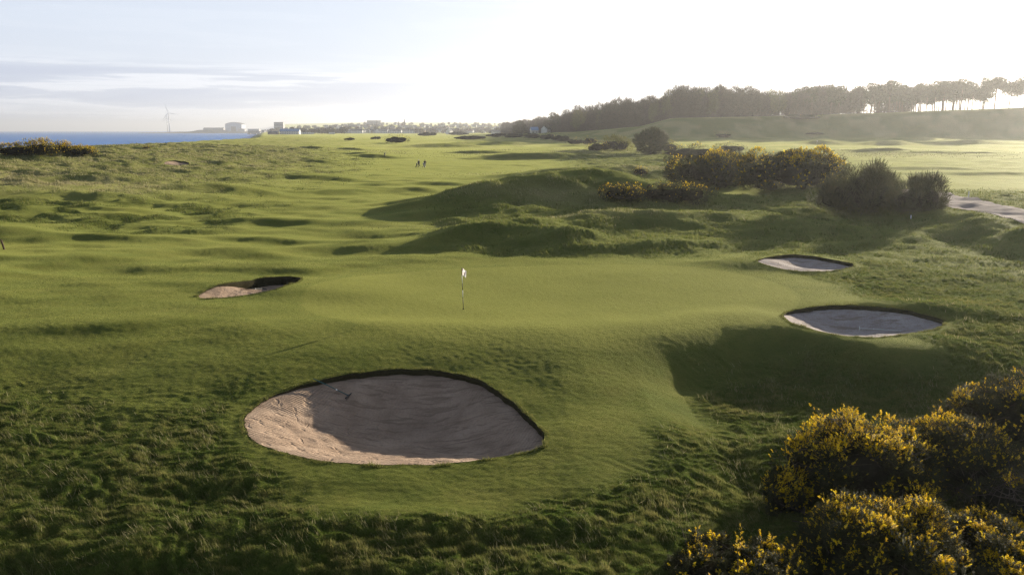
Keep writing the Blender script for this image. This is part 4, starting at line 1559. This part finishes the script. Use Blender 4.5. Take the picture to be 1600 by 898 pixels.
rh = random.Random(11)
GH = 'houses of the far town'
hp = [house('house', 'white walled slate roofed house in the far town', 15, 9, 5.6, 3.4, M['harl'], M['slate'], 'white slate roofed houses of the far town'),
      house('house', 'grey walled slate roofed house in the far town', 13, 9, 5.6, 3.6, M['grey_harl'], M['slate'], 'grey slate roofed houses of the far town'),
      house('house', 'pale house with a red tiled roof in the far town', 13, 9, 4.6, 3.6, M['harl'], M['tile'], 'red roofed houses of the far town'),
      house('house', 'brown stone house in the far town', 12, 9, 6.0, 3.8, M['stone'], M['slate'], 'brown stone houses of the far town')]
hused = set()
for (p0, p1, Y0, Y1, n, wts) in [(470, 560, 1900, 2300, 22, (3, 3, 1, 2)), (545, 665, 1850, 1950, 36, (7, 2, 0, 1)), (665, 760, 1900, 2100, 26, (4, 2, 2, 2)), (500, 700, 2300, 2900, 46, (3, 4, 1, 3)),
                                 (690, 790, 2300, 3000, 26, (3, 3, 3, 2)), (395, 470, 2900, 3500, 12, (2, 4, 1, 3)), (440, 640, 3000, 3500, 14, (2, 4, 1, 3))]:
    for i in range(n):
        px = p0 + (p1 - p0) * (i + rh.uniform(0.1, 0.9)) / n
        Y = rh.uniform(Y0, Y1)
        x, Y, z = far_ground(px, Y)
        k = rh.choices(range(4), wts)[0]
        rz = rh.uniform(-0.35, 0.35) + (math.pi / 2 if rh.random() < 0.2 else 0)
        if k not in hused:
            hused.add(k)
            hp[k].location, hp[k].rotation_euler = (x, Y, z), (0, 0, rz)
        else:
            dup(hp[k], (x, Y, z), rz)

for (lab, px, Y, w, hw, wall, roof, rz) in [
    ('bright white gabled house standing alone in front of the far town', 704, 1500, 13, 6.5, M['harl'], M['slate'], 1.2),
    ('long white house at the right end of the far town', 776, 1650, 20, 4.5, M['harl'], M['slate'], 0.1),
    ('white cottage under the trees at the far end of the wood, left one', 834, 900, 8, 4.0, M['harl'], M['blueroof'], 0.2),
    ('white cottage under the trees at the far end of the wood, right one', 852, 880, 7, 4.2, M['harl'], M['slate'], 0.9),
]:
    o = house('house', lab, w, 8, hw, 3.2, wall, roof)
    o.location = far_ground(px, Y)
    o.rotation_euler = (0, 0, rz)

# clubhouse with a blue roof and the caravans beside it
o = house('clubhouse', 'long low white clubhouse with a blue roof by the shore', 36, 14, 5.5, 4.5, M['harl'], M['blueroof'], None, 'clubhouse', True, False)
o.location = far_ground(460, 1500)
o = house('sea_hut', 'dark low hut at the top of the beach left of the clubhouse', 18, 9, 3.5, 2.0, M['stone'], M['slate'], None, 'hut', False, False)
o.location = far_ground(434, 1480)


def caravan():
    root = thing('caravan', 'white static caravan in the row right of the clubhouse', 'caravan', (0, 0, 0), 0, 'static caravans right of the clubhouse')
    mb = MB()
    pr = [(-2, 0.5), (2, 0.5), (2.05, 3.0), (1.2, 3.5), (-1.2, 3.5), (-2.05, 3.0)]
    vs = [(sx * 5.5, a, b) for sx in (-1, 1) for (a, b) in pr]
    mb.add(vs, [tuple(range(5, -1, -1)), tuple(range(6, 12))] + [(i, (i + 1) % 6, 6 + (i + 1) % 6, 6 + i) for i in range(6)])
    mb.box(-4.5, 4.5, -1.2, 1.2, -0.8, 0.5)
    mb.build('body', M['harl'], root)
    for xx in (-3.6, -0.4, 3.0):
        mb = MB()
        mb.box(xx - 0.7, xx + 0.7, -2.10, -1.95, 1.5, 2.5)
        mb.build('window', M['glass'], root)
    return root


cv = caravan()
for i, px in enumerate((480.5, 486.5, 492.0, 524.0)):
    loc = far_ground(px, 1560)
    if i == 0:
        cv.location = loc
    else:
        dup(cv, loc, 0.2 * i)


def block(name, label, px, Y, w, d, top, mat, nwx, nwz, cat, roofmat=None, base=-3):
    root = thing(name, label, cat, far_ground(px, Y))
    h = max(far(px, top, Y)[2] - root.location.z, 8)
    mb = MB()
    mb.box(-w / 2, w / 2, -d / 2, d / 2, base, h)
    mb.build('wall', mat, root)
    mb = MB()
    mb.box(-w / 2 - 0.4, w / 2 + 0.4, -d / 2 - 0.4, d / 2 + 0.4, h + 0.02, h + 1.0)
    mb.build('roof', roofmat or M['slate'], root)
    mb = None
    for i in range(nwz):
        mb = MB()
        mb.box(-w / 2 + 1, w / 2 - 1, -d / 2 - 0.12, -d / 2 + 0.1, h * (i + 0.35) / nwz, h * (i + 0.75) / nwz)
        mb.build('window_band', M['glass'], root)
    return root


block('apartment_block', 'tall pale apartment block above the shore end of the town', 444, 3000, 34, 22, 191.5, M['grey_harl'], 8, 6, 'building')
block('long_block', 'wide flat roofed block on the skyline of the town', 589.5, 3400, 58, 24, 188.8, M['grey_harl'], 10, 5, 'building')
block('store_building', 'pale flat roofed store low on the shore below the apartment block', 405, 3600, 50, 26, 202, M['grey_harl'], 6, 1, 'building')


def church(label, px, Y, top, tw):
    root = thing('church', label, 'church', far_ground(px, Y))
    h = far(px, top, Y)[2] - root.location.z
    mb = MB()
    mb.box(-tw / 2, tw / 2, -tw / 2, tw / 2, -3, h * 0.5)
    mb.build('tower', M['stone'], root)
    mb = MB()
    r = tw * 0.52
    vs = [(r * math.cos(a * math.pi / 4 + 0.39), r * math.sin(a * math.pi / 4 + 0.39), h * 0.5) for a in range(8)] + [(0, 0, h)]
    mb.add(vs, [(k, (k + 1) % 8, 8) for k in range(8)])
    mb.build('spire', M['slate'], root)
    mb = MB()
    l, w2, hw, hr = 24, 6, h * 0.16, h * 0.12
    mb.add([(0, -w2, -3), (l, -w2, -3), (l, w2, -3), (0, w2, -3), (0, -w2, hw), (l, -w2, hw), (l, w2, hw), (0, w2, hw), (0, 0, hw + hr), (l, 0, hw + hr)],
           [(0, 1, 5, 4), (1, 2, 6, 9, 5), (2, 3, 7, 6), (4, 5, 9, 8), (7, 8, 9, 6)])
    mb.build('nave', M['stone'], root)
    return root


church('church with the tallest dark pointed spire on the town skyline', 635.5, 2700, 185.0, 6)
church('church with a shorter spire just left of the tallest one', 626.5, 2750, 189.0, 6)
church('church with a thin spire in front of the wide flat roofed block', 593.5, 2900, 186.5, 5)


def town_tree(seed, mat, name, label, group):
    g = np.random.default_rng(seed)
    root = thing(name, label, 'tree', (0, 0, 0), 0, group)
    h = 12
    L = [(np.array([g.uniform(-1.5, 1.5), g.uniform(-1.5, 1.5), h * g.uniform(0.4, 0.68)]), np.array([h * 0.27, h * 0.27, h * 0.28])) for _ in range(5)]
    tri_cloud(L, 200, 2.0, mat, 'crown', root, 0.4, tpl=TPL_NEEDLE)
    mb = MB()
    mb.tube([(0, 0, -1), (0, 0, h * 0.5)], [0.35, 0.2], 6)
    mb.build('trunk', M['bark'], root)
    return root


tt = [town_tree(1, M['bare'], 'bare_tree', 'brown bare tree among the houses of the far town', 'bare trees of the far town'),
      town_tree(2, M['spring'], 'budding_tree', 'olive tree in young leaf among the houses of the far town', 'olive trees of the far town'),
      town_tree(3, M['needle'], 'evergreen_tree', 'dark evergreen among the houses of the far town', 'evergreens of the far town')]
tu = set()
for (p0, p1, Y0, Y1, n) in [(455, 545, 1650, 1900, 26), (540, 800, 1950, 2300, 40), (430, 800, 2400, 3000, 46), (470, 800, 3200, 3700, 36), (640, 720, 1700, 1900, 10), (715, 800, 1650, 2000, 16)]:
    for i in range(n):
        px = p0 + (p1 - p0) * (i + rh.uniform(0.1, 0.9)) / n
        x, Y, z = far_ground(px, rh.uniform(Y0, Y1))
        k = rh.choices(range(3), (4, 4, 2))[0]
        sc = rh.uniform(0.6, 1.15)
        if k not in tu:
            tu.add(k)
            tt[k].location, tt[k].scale = (x, Y, z), (sc, sc, sc)
        else:
            dup(tt[k], (x, Y, z), rh.uniform(0, 6.28), scale=(sc * rh.uniform(1, 1.4), sc * rh.uniform(1, 1.4), sc))

# ------------------------------------------------------------------ harbour headland, hall and turbines
def headland():
    Y = 4700.0
    prof = [(226, 2.5), (236, 4), (262, 5), (276, 8), (284, 9), (300, 10), (308, 14), (316, 20), (340, 21), (356, 19), (366, 16), (380, 14), (395, 14), (410, 16), (430, 20), (470, 24)]
    vs = []
    for i, (px, h) in enumerate(prof):
        x = (px - CX) / FPX * Y
        for (dy, k) in ((-60, -0.6), (0, 0.5), (40, 0.95), (200, 1.0), (520, -0.6)):
            vs.append((x, Y + dy, SEA_Z + h * k if k > 0 else SEA_Z - 3))
    K = 5
    f = [(i * K + k, (i + 1) * K + k, (i + 1) * K + k + 1, i * K + k + 1) for i in range(len(prof) - 1) for k in range(K - 1)]
    f += [(0, 1, 2, 3, 4)]
    mb = MB()
    mb.add(vs, f)
    tag(mb.build('headland', M['rock']), kind='structure')


headland()


def hall():
    Y = 4760
    w, d, hw, hr = 96, 70, 38, 12
    x = (376.5 - CX) / FPX * Y
    root = thing('industrial_hall', 'huge pale blue hall with a curved roof on the harbour headland', 'hall', (x, Y, SEA_Z + 12))
    n = 12
    pr = [(-w / 2 + w * i / n, hw + hr * math.sin(math.pi * i / n) ** 0.8) for i in range(n + 1)]
    mb = MB()
    vs = [(-w / 2, -d / 2, -6), (w / 2, -d / 2, -6)] + [(a, -d / 2, b) for a, b in pr[::-1]]
    k = len(vs)
    vs += [(a, d / 2, b) for (a, _, b) in vs]
    mb.add(vs, [tuple(range(k)), tuple(range(2 * k - 1, k - 1, -1)), (1, 1 + k, 2 + k, 2), (0, k - 1, 2 * k - 1, k)])
    mb.build('wall', M['cladding'], root)
    mb = MB()
    vs = [(a * 1.01, sy * (d / 2 + 1), b + 0.5) for sy in (-1, 1) for a, b in pr] + [(a * 1.01, sy * (d / 2 + 1), b + 2.0) for sy in (-1, 1) for a, b in pr]
    m = n + 1
    mb.add(vs, [(i, i + 1, m + i + 1, m + i) for i in range(n)] + [(2 * m + i, 2 * m + i + 1, 3 * m + i + 1, 3 * m + i) for i in range(n)] + [(i, i + 1, 2 * m + i + 1, 2 * m + i) for i in range(n)])
    mb.build('roof', M['slate'], root)
    mb = MB()
    mb.box(-14, 14, -d / 2 - 0.5, -d / 2 + 0.5, 0, 26)
    mb.build('door', M['slate'], root)


hall()
for (lab, px, w, h) in [('long low pale shed on the harbour headland left of the hall', 338, 120, 9), ('small white shed at the foot of the big hall', 388, 40, 9)]:
    Y = 4720
    x = (px - CX) / FPX * Y
    o = house('harbour_shed', lab, w, 30, h, 5, M['grey_harl'], M['slate'], None, 'shed', False, False)
    o.location = (x, Y + (-20 if px > 380 else 60), SEA_Z + (12 if px > 380 else 18))


def turbine(label, px, Y, z0, tower, blade, rz, phase, group=None):
    x = (px - CX) / FPX * Y
    root = thing('wind_turbine', label, 'wind turbine', (x, Y, z0), rz, group)
    mb = MB()
    mb.tube([(0, 0, 0), (0, 0, tower * 0.5), (0, 0, tower)], [tower * 0.030, tower * 0.024, tower * 0.018], 12)
    mb.build('tower', M['steel'], root, True)
    mb = MB()
    mb.tube([(0, tower * 0.05, tower * 1.01), (0, -tower * 0.03, tower * 1.01), (0, -tower * 0.05, tower * 1.01)], [tower * 0.022, tower * 0.024, tower * 0.014], 8)
    mb.build('nacelle', M['steel'], root, True)
    for k in range(3):
        a = phase + k * 2 * math.pi / 3
        u = np.array([math.sin(a), 0, math.cos(a)])
        v = np.array([math.cos(a), 0, -math.sin(a)])
        c = np.array([0, -tower * 0.055, tower * 1.01])
        pr = [(0.0, 0.020, 0.020), (0.2, 0.055, 0.012), (0.5, 0.040, 0.008), (1.0, 0.012, 0.003)]
        vs = []
        for (t, ch, th) in pr:
            for (s1, s2) in ((-0.3, -1), (0.7, -0.3), (0.7, 0.3), (-0.3, 1)):
                vs.append(c + u * blade * t + v * blade * ch * s1 + np.array([0, blade * th * s2, 0]))
        f = [(i * 4 + j, i * 4 + (j + 1) % 4, (i + 1) * 4 + (j + 1) % 4, (i + 1) * 4 + j) for i in range(3) for j in range(4)] + [(12, 13, 14, 15)]
        mb = MB()
        mb.add(vs, f)
        mb.build('blade', M['steel'], root)
    return root


turbine('nearer and larger wind turbine on the end of the harbour pier', 275.5, 4650, SEA_Z + 6, 108, 54, 0.35, math.radians(-20))
turbine('smaller wind turbine close behind the larger one on the harbour pier', 272.5, 4900, SEA_Z + 7, 80, 38, 0.35, math.radians(-125))
for i, (lab, px) in enumerate((('faint distant wind turbine on the inland horizon, left of its close pair', 739.5), ('faint distant wind turbine on the inland horizon, right of its close pair', 755.5),
                               ('faint distant wind turbine above the far end of the wood', 807))):
    Y = 7600
    x = (px - CX) / FPX * Y
    turbine(lab, px, Y, gz(x, Y) - 4, 75, 34, 0.2, 0.3 + i)


# ------------------------------------------------------------------ flagsticks, rakes, posts
def flagstick(label, loc, h=2.13, lean=(-0.06, 0.0), bands=True, rz=0.0):
    root = thing('flagstick', label, 'flagstick', loc, rz)
    B = M['black'], M['white']
    cuts = [0.0, 0.30, 0.47, 0.64, 0.83, 1.0]
    cols = [0, 1, 0, 1, 0] if bands else [1, 1, 1, 1, 1]
    names = ['pole_section'] * 5
    for i in range(5):
        mb = MB()
        a, b = cuts[i] * h - (0.12 if i == 0 else 0), cuts[i + 1] * h
        mb.tube([(lean[0] * a, lean[1] * a, a), (lean[0] * b, lean[1] * b, b)], 0.017, 10)
        mb.build('pole_section', B[cols[i]], root, True)
    mb = MB()
    mb.tube([(lean[0] * h, 0, h), (lean[0] * h, 0, h + 0.03)], [0.022, 0.012], 10)
    mb.build('finial', M['black'], root, True)
    # cloth: limp, curled back on itself
    nu, nv = 16, 10
    vs = []
    for j in range(nv + 1):
        for i in range(nu + 1):
            u, v = i / nu, j / nv
            z = h - 0.02 - v * 0.36 - u * u * 0.16 + 0.02 * math.sin(u * 9)
            xx = lean[0] * z + 0.02 + 0.22 * u * (1 - 0.25 * v)
            yy = 0.06 * math.sin(u * 7 + v * 2.2) * (0.3 + u)
            vs.append((xx, yy, z))
    K = nu + 1
    f = [(j * K + i, j * K + i + 1, (j + 1) * K + i + 1, (j + 1) * K + i) for j in range(nv) for i in range(nu)]
    me = new_mesh('flag', np.array(vs), np.array(f), True)
    o = link('flag', me, [M['cloth'], M['red']], root)
    for pz in me.polygons:
        c = np.mean([vs[k] for k in pz.vertices], 0)
        j, i = divmod(pz.index, nu)
        if (5 < i < 11 and 3 < j < 7 and (i + j) % 3) or (i < 2 and j < 3):
            pz.material_index = 1
    # the cup
    mb = MB()
    n = 20
    mb.add([(0.054 * math.cos(2 * math.pi * k / n), 0.054 * math.sin(2 * math.pi * k / n), 0.006) for k in range(n)] +
           [(0.054 * math.cos(2 * math.pi * k / n), 0.054 * math.sin(2 * math.pi * k / n), -0.10) for k in range(n)],
           [(k, (k + 1) % n, n + (k + 1) % n, n + k) for k in range(n)] + [tuple(range(n, 2 * n))])
    mb.build('cup', M['black'], root)
    return root


p = ground_hit(724, 484)
flagstick('black and white banded flagstick with a limp white flag, in the hole on the green', (p[0], p[1], p[2] + 0.012), 2.2, (-0.025, 0))
p = ground_hit(1276, 228)
flagstick('tiny distant flagstick with a white flag on the right fairway', tuple(p), 2.2, (0, 0), False)


def rake(label, p0, p1, handle, head, width=0.62, on=None):
    """p0 head end, p1 grip end (world points)"""
    p0, p1 = Vector(p0), Vector(p1)
    d = (p1 - p0)
    root = thing('bunker_rake', label, 'rake', tuple(p0))
    mb = MB()
    mb.tube([(0, 0, 0.05), tuple(d * 0.5 + Vector((0, 0, 0.035))), tuple(d)], [0.017, 0.017, 0.019], 8)
    mb.build('handle', handle, root, True)
    mb = MB()
    q = d * 0.32
    mb.tube([tuple(q + Vector((0, 0, 0.04))), tuple(q + d.normalized() * 0.07 + Vector((0, 0, 0.04)))], 0.024, 8)
    mb.build('collar', M['white'], root)
    a = d.normalized().cross(Vector((0, 0, 1))).normalized()
    mb = MB()
    mb.tube([tuple(-a * width / 2 + Vector((0, 0, 0.055))), tuple(a * width / 2 + Vector((0, 0, 0.055)))], 0.024, 8)
    mb.build('head', head, root)
    mb = MB()
    for i in range(12):
        c = a * (i / 11 - 0.5) * width * 0.95
        mb.tube([tuple(c + Vector((0, 0, 0.05))), tuple(c + d.normalized() * -0.03 + Vector((0, 0, -0.03)))], [0.009, 0.005], 5)
    mb.build('tines', head, root)
    return root


def sand_hit(b, px, py):
    d = ray(px, py)
    t = np.arange(10, 80, 0.02)
    X, Y, Z = d[0] * t, d[1] * t, CAM_Z + d[2] * t
    m = np.hypot(X - b['c'][0], Y - b['c'][1]) < b['R'] * 1.3
    X, Y, Z = X[m], Y[m], Z[m]
    h = sand_height(b, X, Y)
    i = np.argmax(h > Z)
    return np.array([X[i], Y[i], h[i]])


b0, b1, b3 = BUNKERS[0], BUNKERS[1], BUNKERS[3]
h0 = sand_hit(b0, 545, 620)
g0 = ground_hit(490, 597)
rake('teal handled rake propped against the back lip of the huge bunker', h0, g0 + np.array([0, 0, 0.10]), M['teal'], M['black'])
h1, g1 = sand_hit(b1, 411, 452), sand_hit(b1, 376, 453)
rake('dark rake lying in the shade of the narrow left bunker', h1 + [0, 0, 0.0], g1 + [0, 0, 0.03], M['black'], M['black'])
h3, g3 = sand_hit(b3, 1343, 514), sand_hit(b3, 1408, 518)
rake('pale rake lying on raked sand in the bunker right of the green', h3, g3 + [0, 0, 0.03], M['rakegrey'], M['rakegrey'])


def marker(label, px, py, h, mat, name='marker_post', cat='marker post', w=0.05, lean=0.0):
    p = ground_hit(px, py)
    root = thing(name, label, cat, tuple(p))
    mb = MB()
    mb.tube([(0, 0, -0.1), (lean * h * 0.5, 0, h * 0.5), (lean * h, 0, h * 0.94)], [w, w, w], 8)
    mb.build('post', mat, root)
    mb = MB()
    mb.tube([(lean * h, 0, h * 0.942), (lean * h, 0, h)], [w * 1.15, w * 0.5], 8)
    mb.build('cap', mat, root)
    return root


marker('short white marker post at the foot of the smaller broom bush', 1423, 343, 0.42, M['white'])
marker('white marker post on a grass tuft beside the track', 1513, 309, 0.75, M['white'], w=0.06)
marker('leaning brown wooden post at the left edge of the fairway', 7, 390, 0.75, M['wood'], lean=-0.22, w=0.07)


# ------------------------------------------------------------------ golfers
def skin_body(name, joints, edges, radii, mat, parent, subd=2):
    me = bpy.data.meshes.new(name)
    me.from_pydata(joints, edges, [])
    o = bpy.data.objects.new(name, me)
    COL.objects.link(o)
    o.modifiers.new('s', 'SKIN').use_smooth_shade = True
    for i, r in enumerate(radii):
        me.skin_vertices[0].data[i].radius = (r, r)
    me.skin_vertices[0].data[0].use_root = True
    md = o.modifiers.new('d', 'SUBSURF')
    md.levels = md.render_levels = subd
    dg = bpy.context.evaluated_depsgraph_get()
    m2 = bpy.data.meshes.new_from_object(o.evaluated_get(dg))
    bpy.data.objects.remove(o)
    m2.name = name
    return link(name, m2, mat, parent)


def golfer(label, loc, rz, trousers, jacket, cap):
    root = thing('person', label, 'person', loc, rz)
    # mid-stride, facing +y; one continuous skinned body
    J = [(0, 0, 0.98), (0, 0.02, 1.20), (0, 0.04, 1.42), (0, 0.05, 1.52), (0, 0.08, 1.60), (0, 0.08, 1.72),
         (-0.10, 0, 0.92), (-0.11, 0.18, 0.52), (-0.11, 0.24, 0.09), (-0.11, 0.37, 0.03),
         (0.10, 0, 0.92), (0.11, -0.02, 0.52), (0.11, -0.30, 0.14), (0.11, -0.22, 0.03),
         (-0.19, 0.04, 1.41), (-0.24, -0.10, 1.15), (-0.22, -0.02, 0.93), (-0.22, 0.03, 0.84),
         (0.19, 0.04, 1.41), (0.25, 0.16, 1.17), (0.22, 0.38, 1.04), (0.21, 0.46, 1.02)]
    E = [(0, 1), (1, 2), (2, 3), (3, 4), (4, 5), (0, 6), (6, 7), (7, 8), (8, 9), (0, 10), (10, 11), (11, 12), (12, 13),
         (2, 14), (14, 15), (15, 16), (16, 17), (2, 18), (18, 19), (19, 20), (20, 21)]
    Rr = [0.15, 0.15, 0.15, 0.06, 0.09, 0.085, 0.10, 0.075, 0.05, 0.045, 0.10, 0.075, 0.05, 0.045, 0.07, 0.05, 0.038, 0.035, 0.07, 0.05, 0.038, 0.035]
    skin_body('body', J, E, Rr, M['skin'], root)
    g = 1.16
    idx = [0, 1, 2, 14, 15, 16, 18, 19, 20]
    mp = {k: i for i, k in enumerate(idx)}
    skin_body('jacket', [J[k] for k in idx], [(mp[a], mp[b]) for a, b in E if a in mp and b in mp], [Rr[k] * g + 0.02 for k in idx], jacket, root)
    idx = [0, 6, 7, 8, 10, 11, 12]
    mp = {k: i for i, k in enumerate(idx)}
    skin_body('trousers', [J[k] for k in idx], [(mp[a], mp[b]) for a, b in E if a in mp and b in mp], [Rr[k] * g + 0.012 for k in idx], trousers, root)
    for (x, y, z) in ((-0.11, 0.31, 0.05), (0.11, -0.25, 0.07)):
        mb = MB()
        mb.ball((x, y, z), (0.055, 0.14, 0.055), 10, 6)
        mb.build('shoe', M['white'], root, True)
    mb = MB()
    mb.ball((0, 0.075, 1.735), (0.105, 0.115, 0.075), 12, 6)
    mb.add([(-0.07, 0.16, 1.735), (0.07, 0.16, 1.735), (0.05, 0.26, 1.72), (-0.05, 0.26, 1.72), (-0.07, 0.16, 1.75), (0.07, 0.16, 1.75), (0.05, 0.26, 1.73), (-0.05, 0.26, 1.73)],
           [(0, 1, 2, 3), (4, 5, 6, 7), (0, 1, 5, 4), (1, 2, 6, 5), (2, 3, 7, 6), (3, 0, 4, 7)])
    mb.build('cap', cap, root, True)
    return root


def trolley(label, loc, rz, bagmat):
    root = thing('golf_trolley', label, 'golf trolley', loc, rz)
    mb = MB()
    mb.tube([(0, 0.25, 0.16), (0, -0.05, 0.62), (0, -0.32, 1.0), (0, -0.42, 1.02)], 0.02, 8)
    mb.tube([(-0.30, 0.0, 0.15), (0, 0.10, 0.32), (0.30, 0.0, 0.15)], 0.016, 8)
    mb.build('frame', M['rakegrey'], root)
    for sx in (-0.33, 0.33):
        mb = MB()
        n = 18
        vs = []
        for (r, xx) in ((0.15, -0.025), (0.15, 0.025), (0.11, 0.025), (0.11, -0.025)):
            vs += [(sx + xx, r * math.cos(2 * math.pi * k / n), 0.15 + r * math.sin(2 * math.pi * k / n)) for k in range(n)]
        f = [(j * n + k, j * n + (k + 1) % n, ((j + 1) % 4) * n + (k + 1) % n, ((j + 1) % 4) * n + k) for j in range(4) for k in range(n)]
        mb.add(vs, f)
        for k in range(3):
            c, s_ = math.cos(k * math.pi / 3) * 0.12, math.sin(k * math.pi / 3) * 0.12
            mb.tube([(sx, -c, 0.15 - s_), (sx, c, 0.15 + s_)], 0.010, 5)
        mb.build('wheel', M['black'], root)
    mb = MB()
    mb.tube([(0, 0.30, 0.20), (0, 0.12, 0.55), (0, -0.06, 1.0)], [0.13, 0.14, 0.15], 14)
    mb.build('bag', bagmat, root, True)
    for k in range(5):
        a = k * 1.25
        mb = MB()
        x, y = 0.07 * math.cos(a), 0.05 * math.sin(a)
        mb.tube([(x, -0.04 + y, 0.97), (x * 1.3, -0.10 + y, 1.18 + 0.03 * k)], 0.007, 5)
        mb.ball((x * 1.3 + 0.02, -0.10 + y, 1.19 + 0.03 * k), (0.045, 0.025, 0.03), 8, 5)
        mb.build('club', M['rakegrey'] if k > 1 else M['white'], root)
    return root


pa, pb = ground_hit(654.5, 261), ground_hit(664, 261)
golfer('golfer in dark clothes with a pale cap, left of the two on the fairway', tuple(pa), 0.5, M['darktrouser'], M['navy'], M['white'])
golfer('golfer in dark jacket and grey-blue trousers, right of the two on the fairway', tuple(pb), -0.5, M['trouser'], M['navy'], M['black'])
q = ground_hit(651.5, 261.5)
trolley('golf trolley with a dark bag, left of the golfer in dark trousers', tuple(q), 0.6, M['bag'])
q = ground_hit(661.8, 262)
trolley('golf trolley with a dark bag, beside the golfer in grey-blue trousers', tuple(q), -0.6, M['trouser'])
q = ground_hit(601.5, 244)
o = trolley('unattended golf trolley with a dark bag, farther up the fairway than the golfers', tuple(q), 1.4, M['bag'])


# ------------------------------------------------------------------ haze
def haze():
    m, nt, N, L = mat_new('haze_air')
    o = N.new('ShaderNodeOutputMaterial')
    v = N.new('ShaderNodeVolumePrincipled')
    v.inputs['Color'].default_value = (0.93, 0.95, 1.0, 1)
    v.inputs['Density'].default_value = HAZE
    v.inputs['Anisotropy'].default_value = 0.62
    L.new(v.outputs[0], o.inputs['Volume'])
    mb = MB()
    mb.box(-24000, 24000, -24000, 24000, -40, 190)
    tag(mb.build('haze', m), kind='stuff')


HAZE = 0.00013
haze()

# ------------------------------------------------------------------ sky, sun, camera
W = bpy.data.worlds.new('World')
SC.world = W
W.use_nodes = True
nt = W.node_tree
nt.nodes.clear()
N, L = nt.nodes, nt.links
out = N.new('ShaderNodeOutputWorld')
bg = N.new('ShaderNodeBackground')
sky = N.new('ShaderNodeTexSky')
sky.sky_type = 'NISHITA'
sky.sun_disc = False
sky.sun_elevation = SUN_EL
sky.sun_rotation = SUN_AZ
sky.altitude = 10
sky.air_density = 1.0
sky.dust_density = 1.2
sky.ozone_density = 1.5
bg.inputs['Strength'].default_value = 0.05
tc = N.new('ShaderNodeTexCoord')
mp = N.new('ShaderNodeMapping')
mp.inputs['Scale'].default_value = (2.6, 2.6, 46)
L.new(tc.outputs['Generated'], mp.inputs['Vector'])
sx = N.new('ShaderNodeSeparateXYZ')
L.new(tc.outputs['Generated'], sx.inputs[0])
bandn = noise(N, L, mp.outputs[0], 1.3, 6, 0.6, 0.4)
band = ramp(N, L, bandn, [(0.40, 0.0), (0.58, 1.0)])
elev = ramp(N, L, sx.outputs['Z'], [(0.0, 0.45), (0.02, 0.9), (0.062, 1.0), (0.080, 0.10)])
leftm = ramp(N, L, math_node(N, L, 'ADD', sx.outputs['X'], 0.5), [(0.15, 1.0), (0.70, 0.12)])
cm = math_node(N, L, 'MULTIPLY', math_node(N, L, 'MULTIPLY', band, elev), leftm)
# milky veil of high cloud; faded overhead, out of view, to lessen fill light
veil = mixc(N, L, ramp(N, L, sx.outputs['Z'], [(0.0, 0.80), (0.16, 0.72), (0.45, 0.07)]), sky.outputs[0], (7.6, 8.3, 9.9))
col = mixc(N, L, math_node(N, L, 'MULTIPLY', cm, 0.8), veil, (4.9, 5.5, 7.0))
edge = ramp(N, L, bandn, [(0.36, 0.0), (0.43, 1.0), (0.455, 1.0), (0.50, 0.0)])
col = mixc(N, L, math_node(N, L, 'MULTIPLY', math_node(N, L, 'MULTIPLY', edge, elev), 0.55), col, (9.4, 9.6, 10.2))
L.new(col, bg.inputs['Color'])
L.new(bg.outputs[0], out.inputs['Surface'])

sl = bpy.data.lights.new('sun', 'SUN')
sl.energy = 5.0
sl.angle = math.radians(0.6)
sl.color = (1.0, 0.88, 0.68)
so = bpy.data.objects.new('sun', sl)
COL.objects.link(so)
so.rotation_euler = Vector(tuple(-SUN)).to_track_quat('-Z', 'Y').to_euler()

cam = bpy.data.cameras.new('camera')
cam.sensor_width = 36
cam.lens = 36 * FPX / 1600
cam.clip_start = 0.1
cam.clip_end = 80000
co = bpy.data.objects.new('camera', cam)
COL.objects.link(co)
co.location = (0, 0, CAM_Z)
co.rotation_euler = (math.pi / 2 - PITCH, 0, 0)
SC.camera = co

SC.view_settings.view_transform = 'Standard'
SC.view_settings.look = 'None'
SC.view_settings.gamma = 1.0
SC.view_settings.exposure = 1.24
SC.cycles.max_bounces = 6
SC.cycles.volume_bounces = 0
SC.cycles.use_denoising = True
SC.cycles.denoiser = 'OPENIMAGEDENOISE'
SC.cycles.denoising_prefilter = 'NONE'
SC.cycles.denoising_input_passes = 'RGB_ALBEDO_NORMAL'
SC.cycles.adaptive_threshold = 0.006
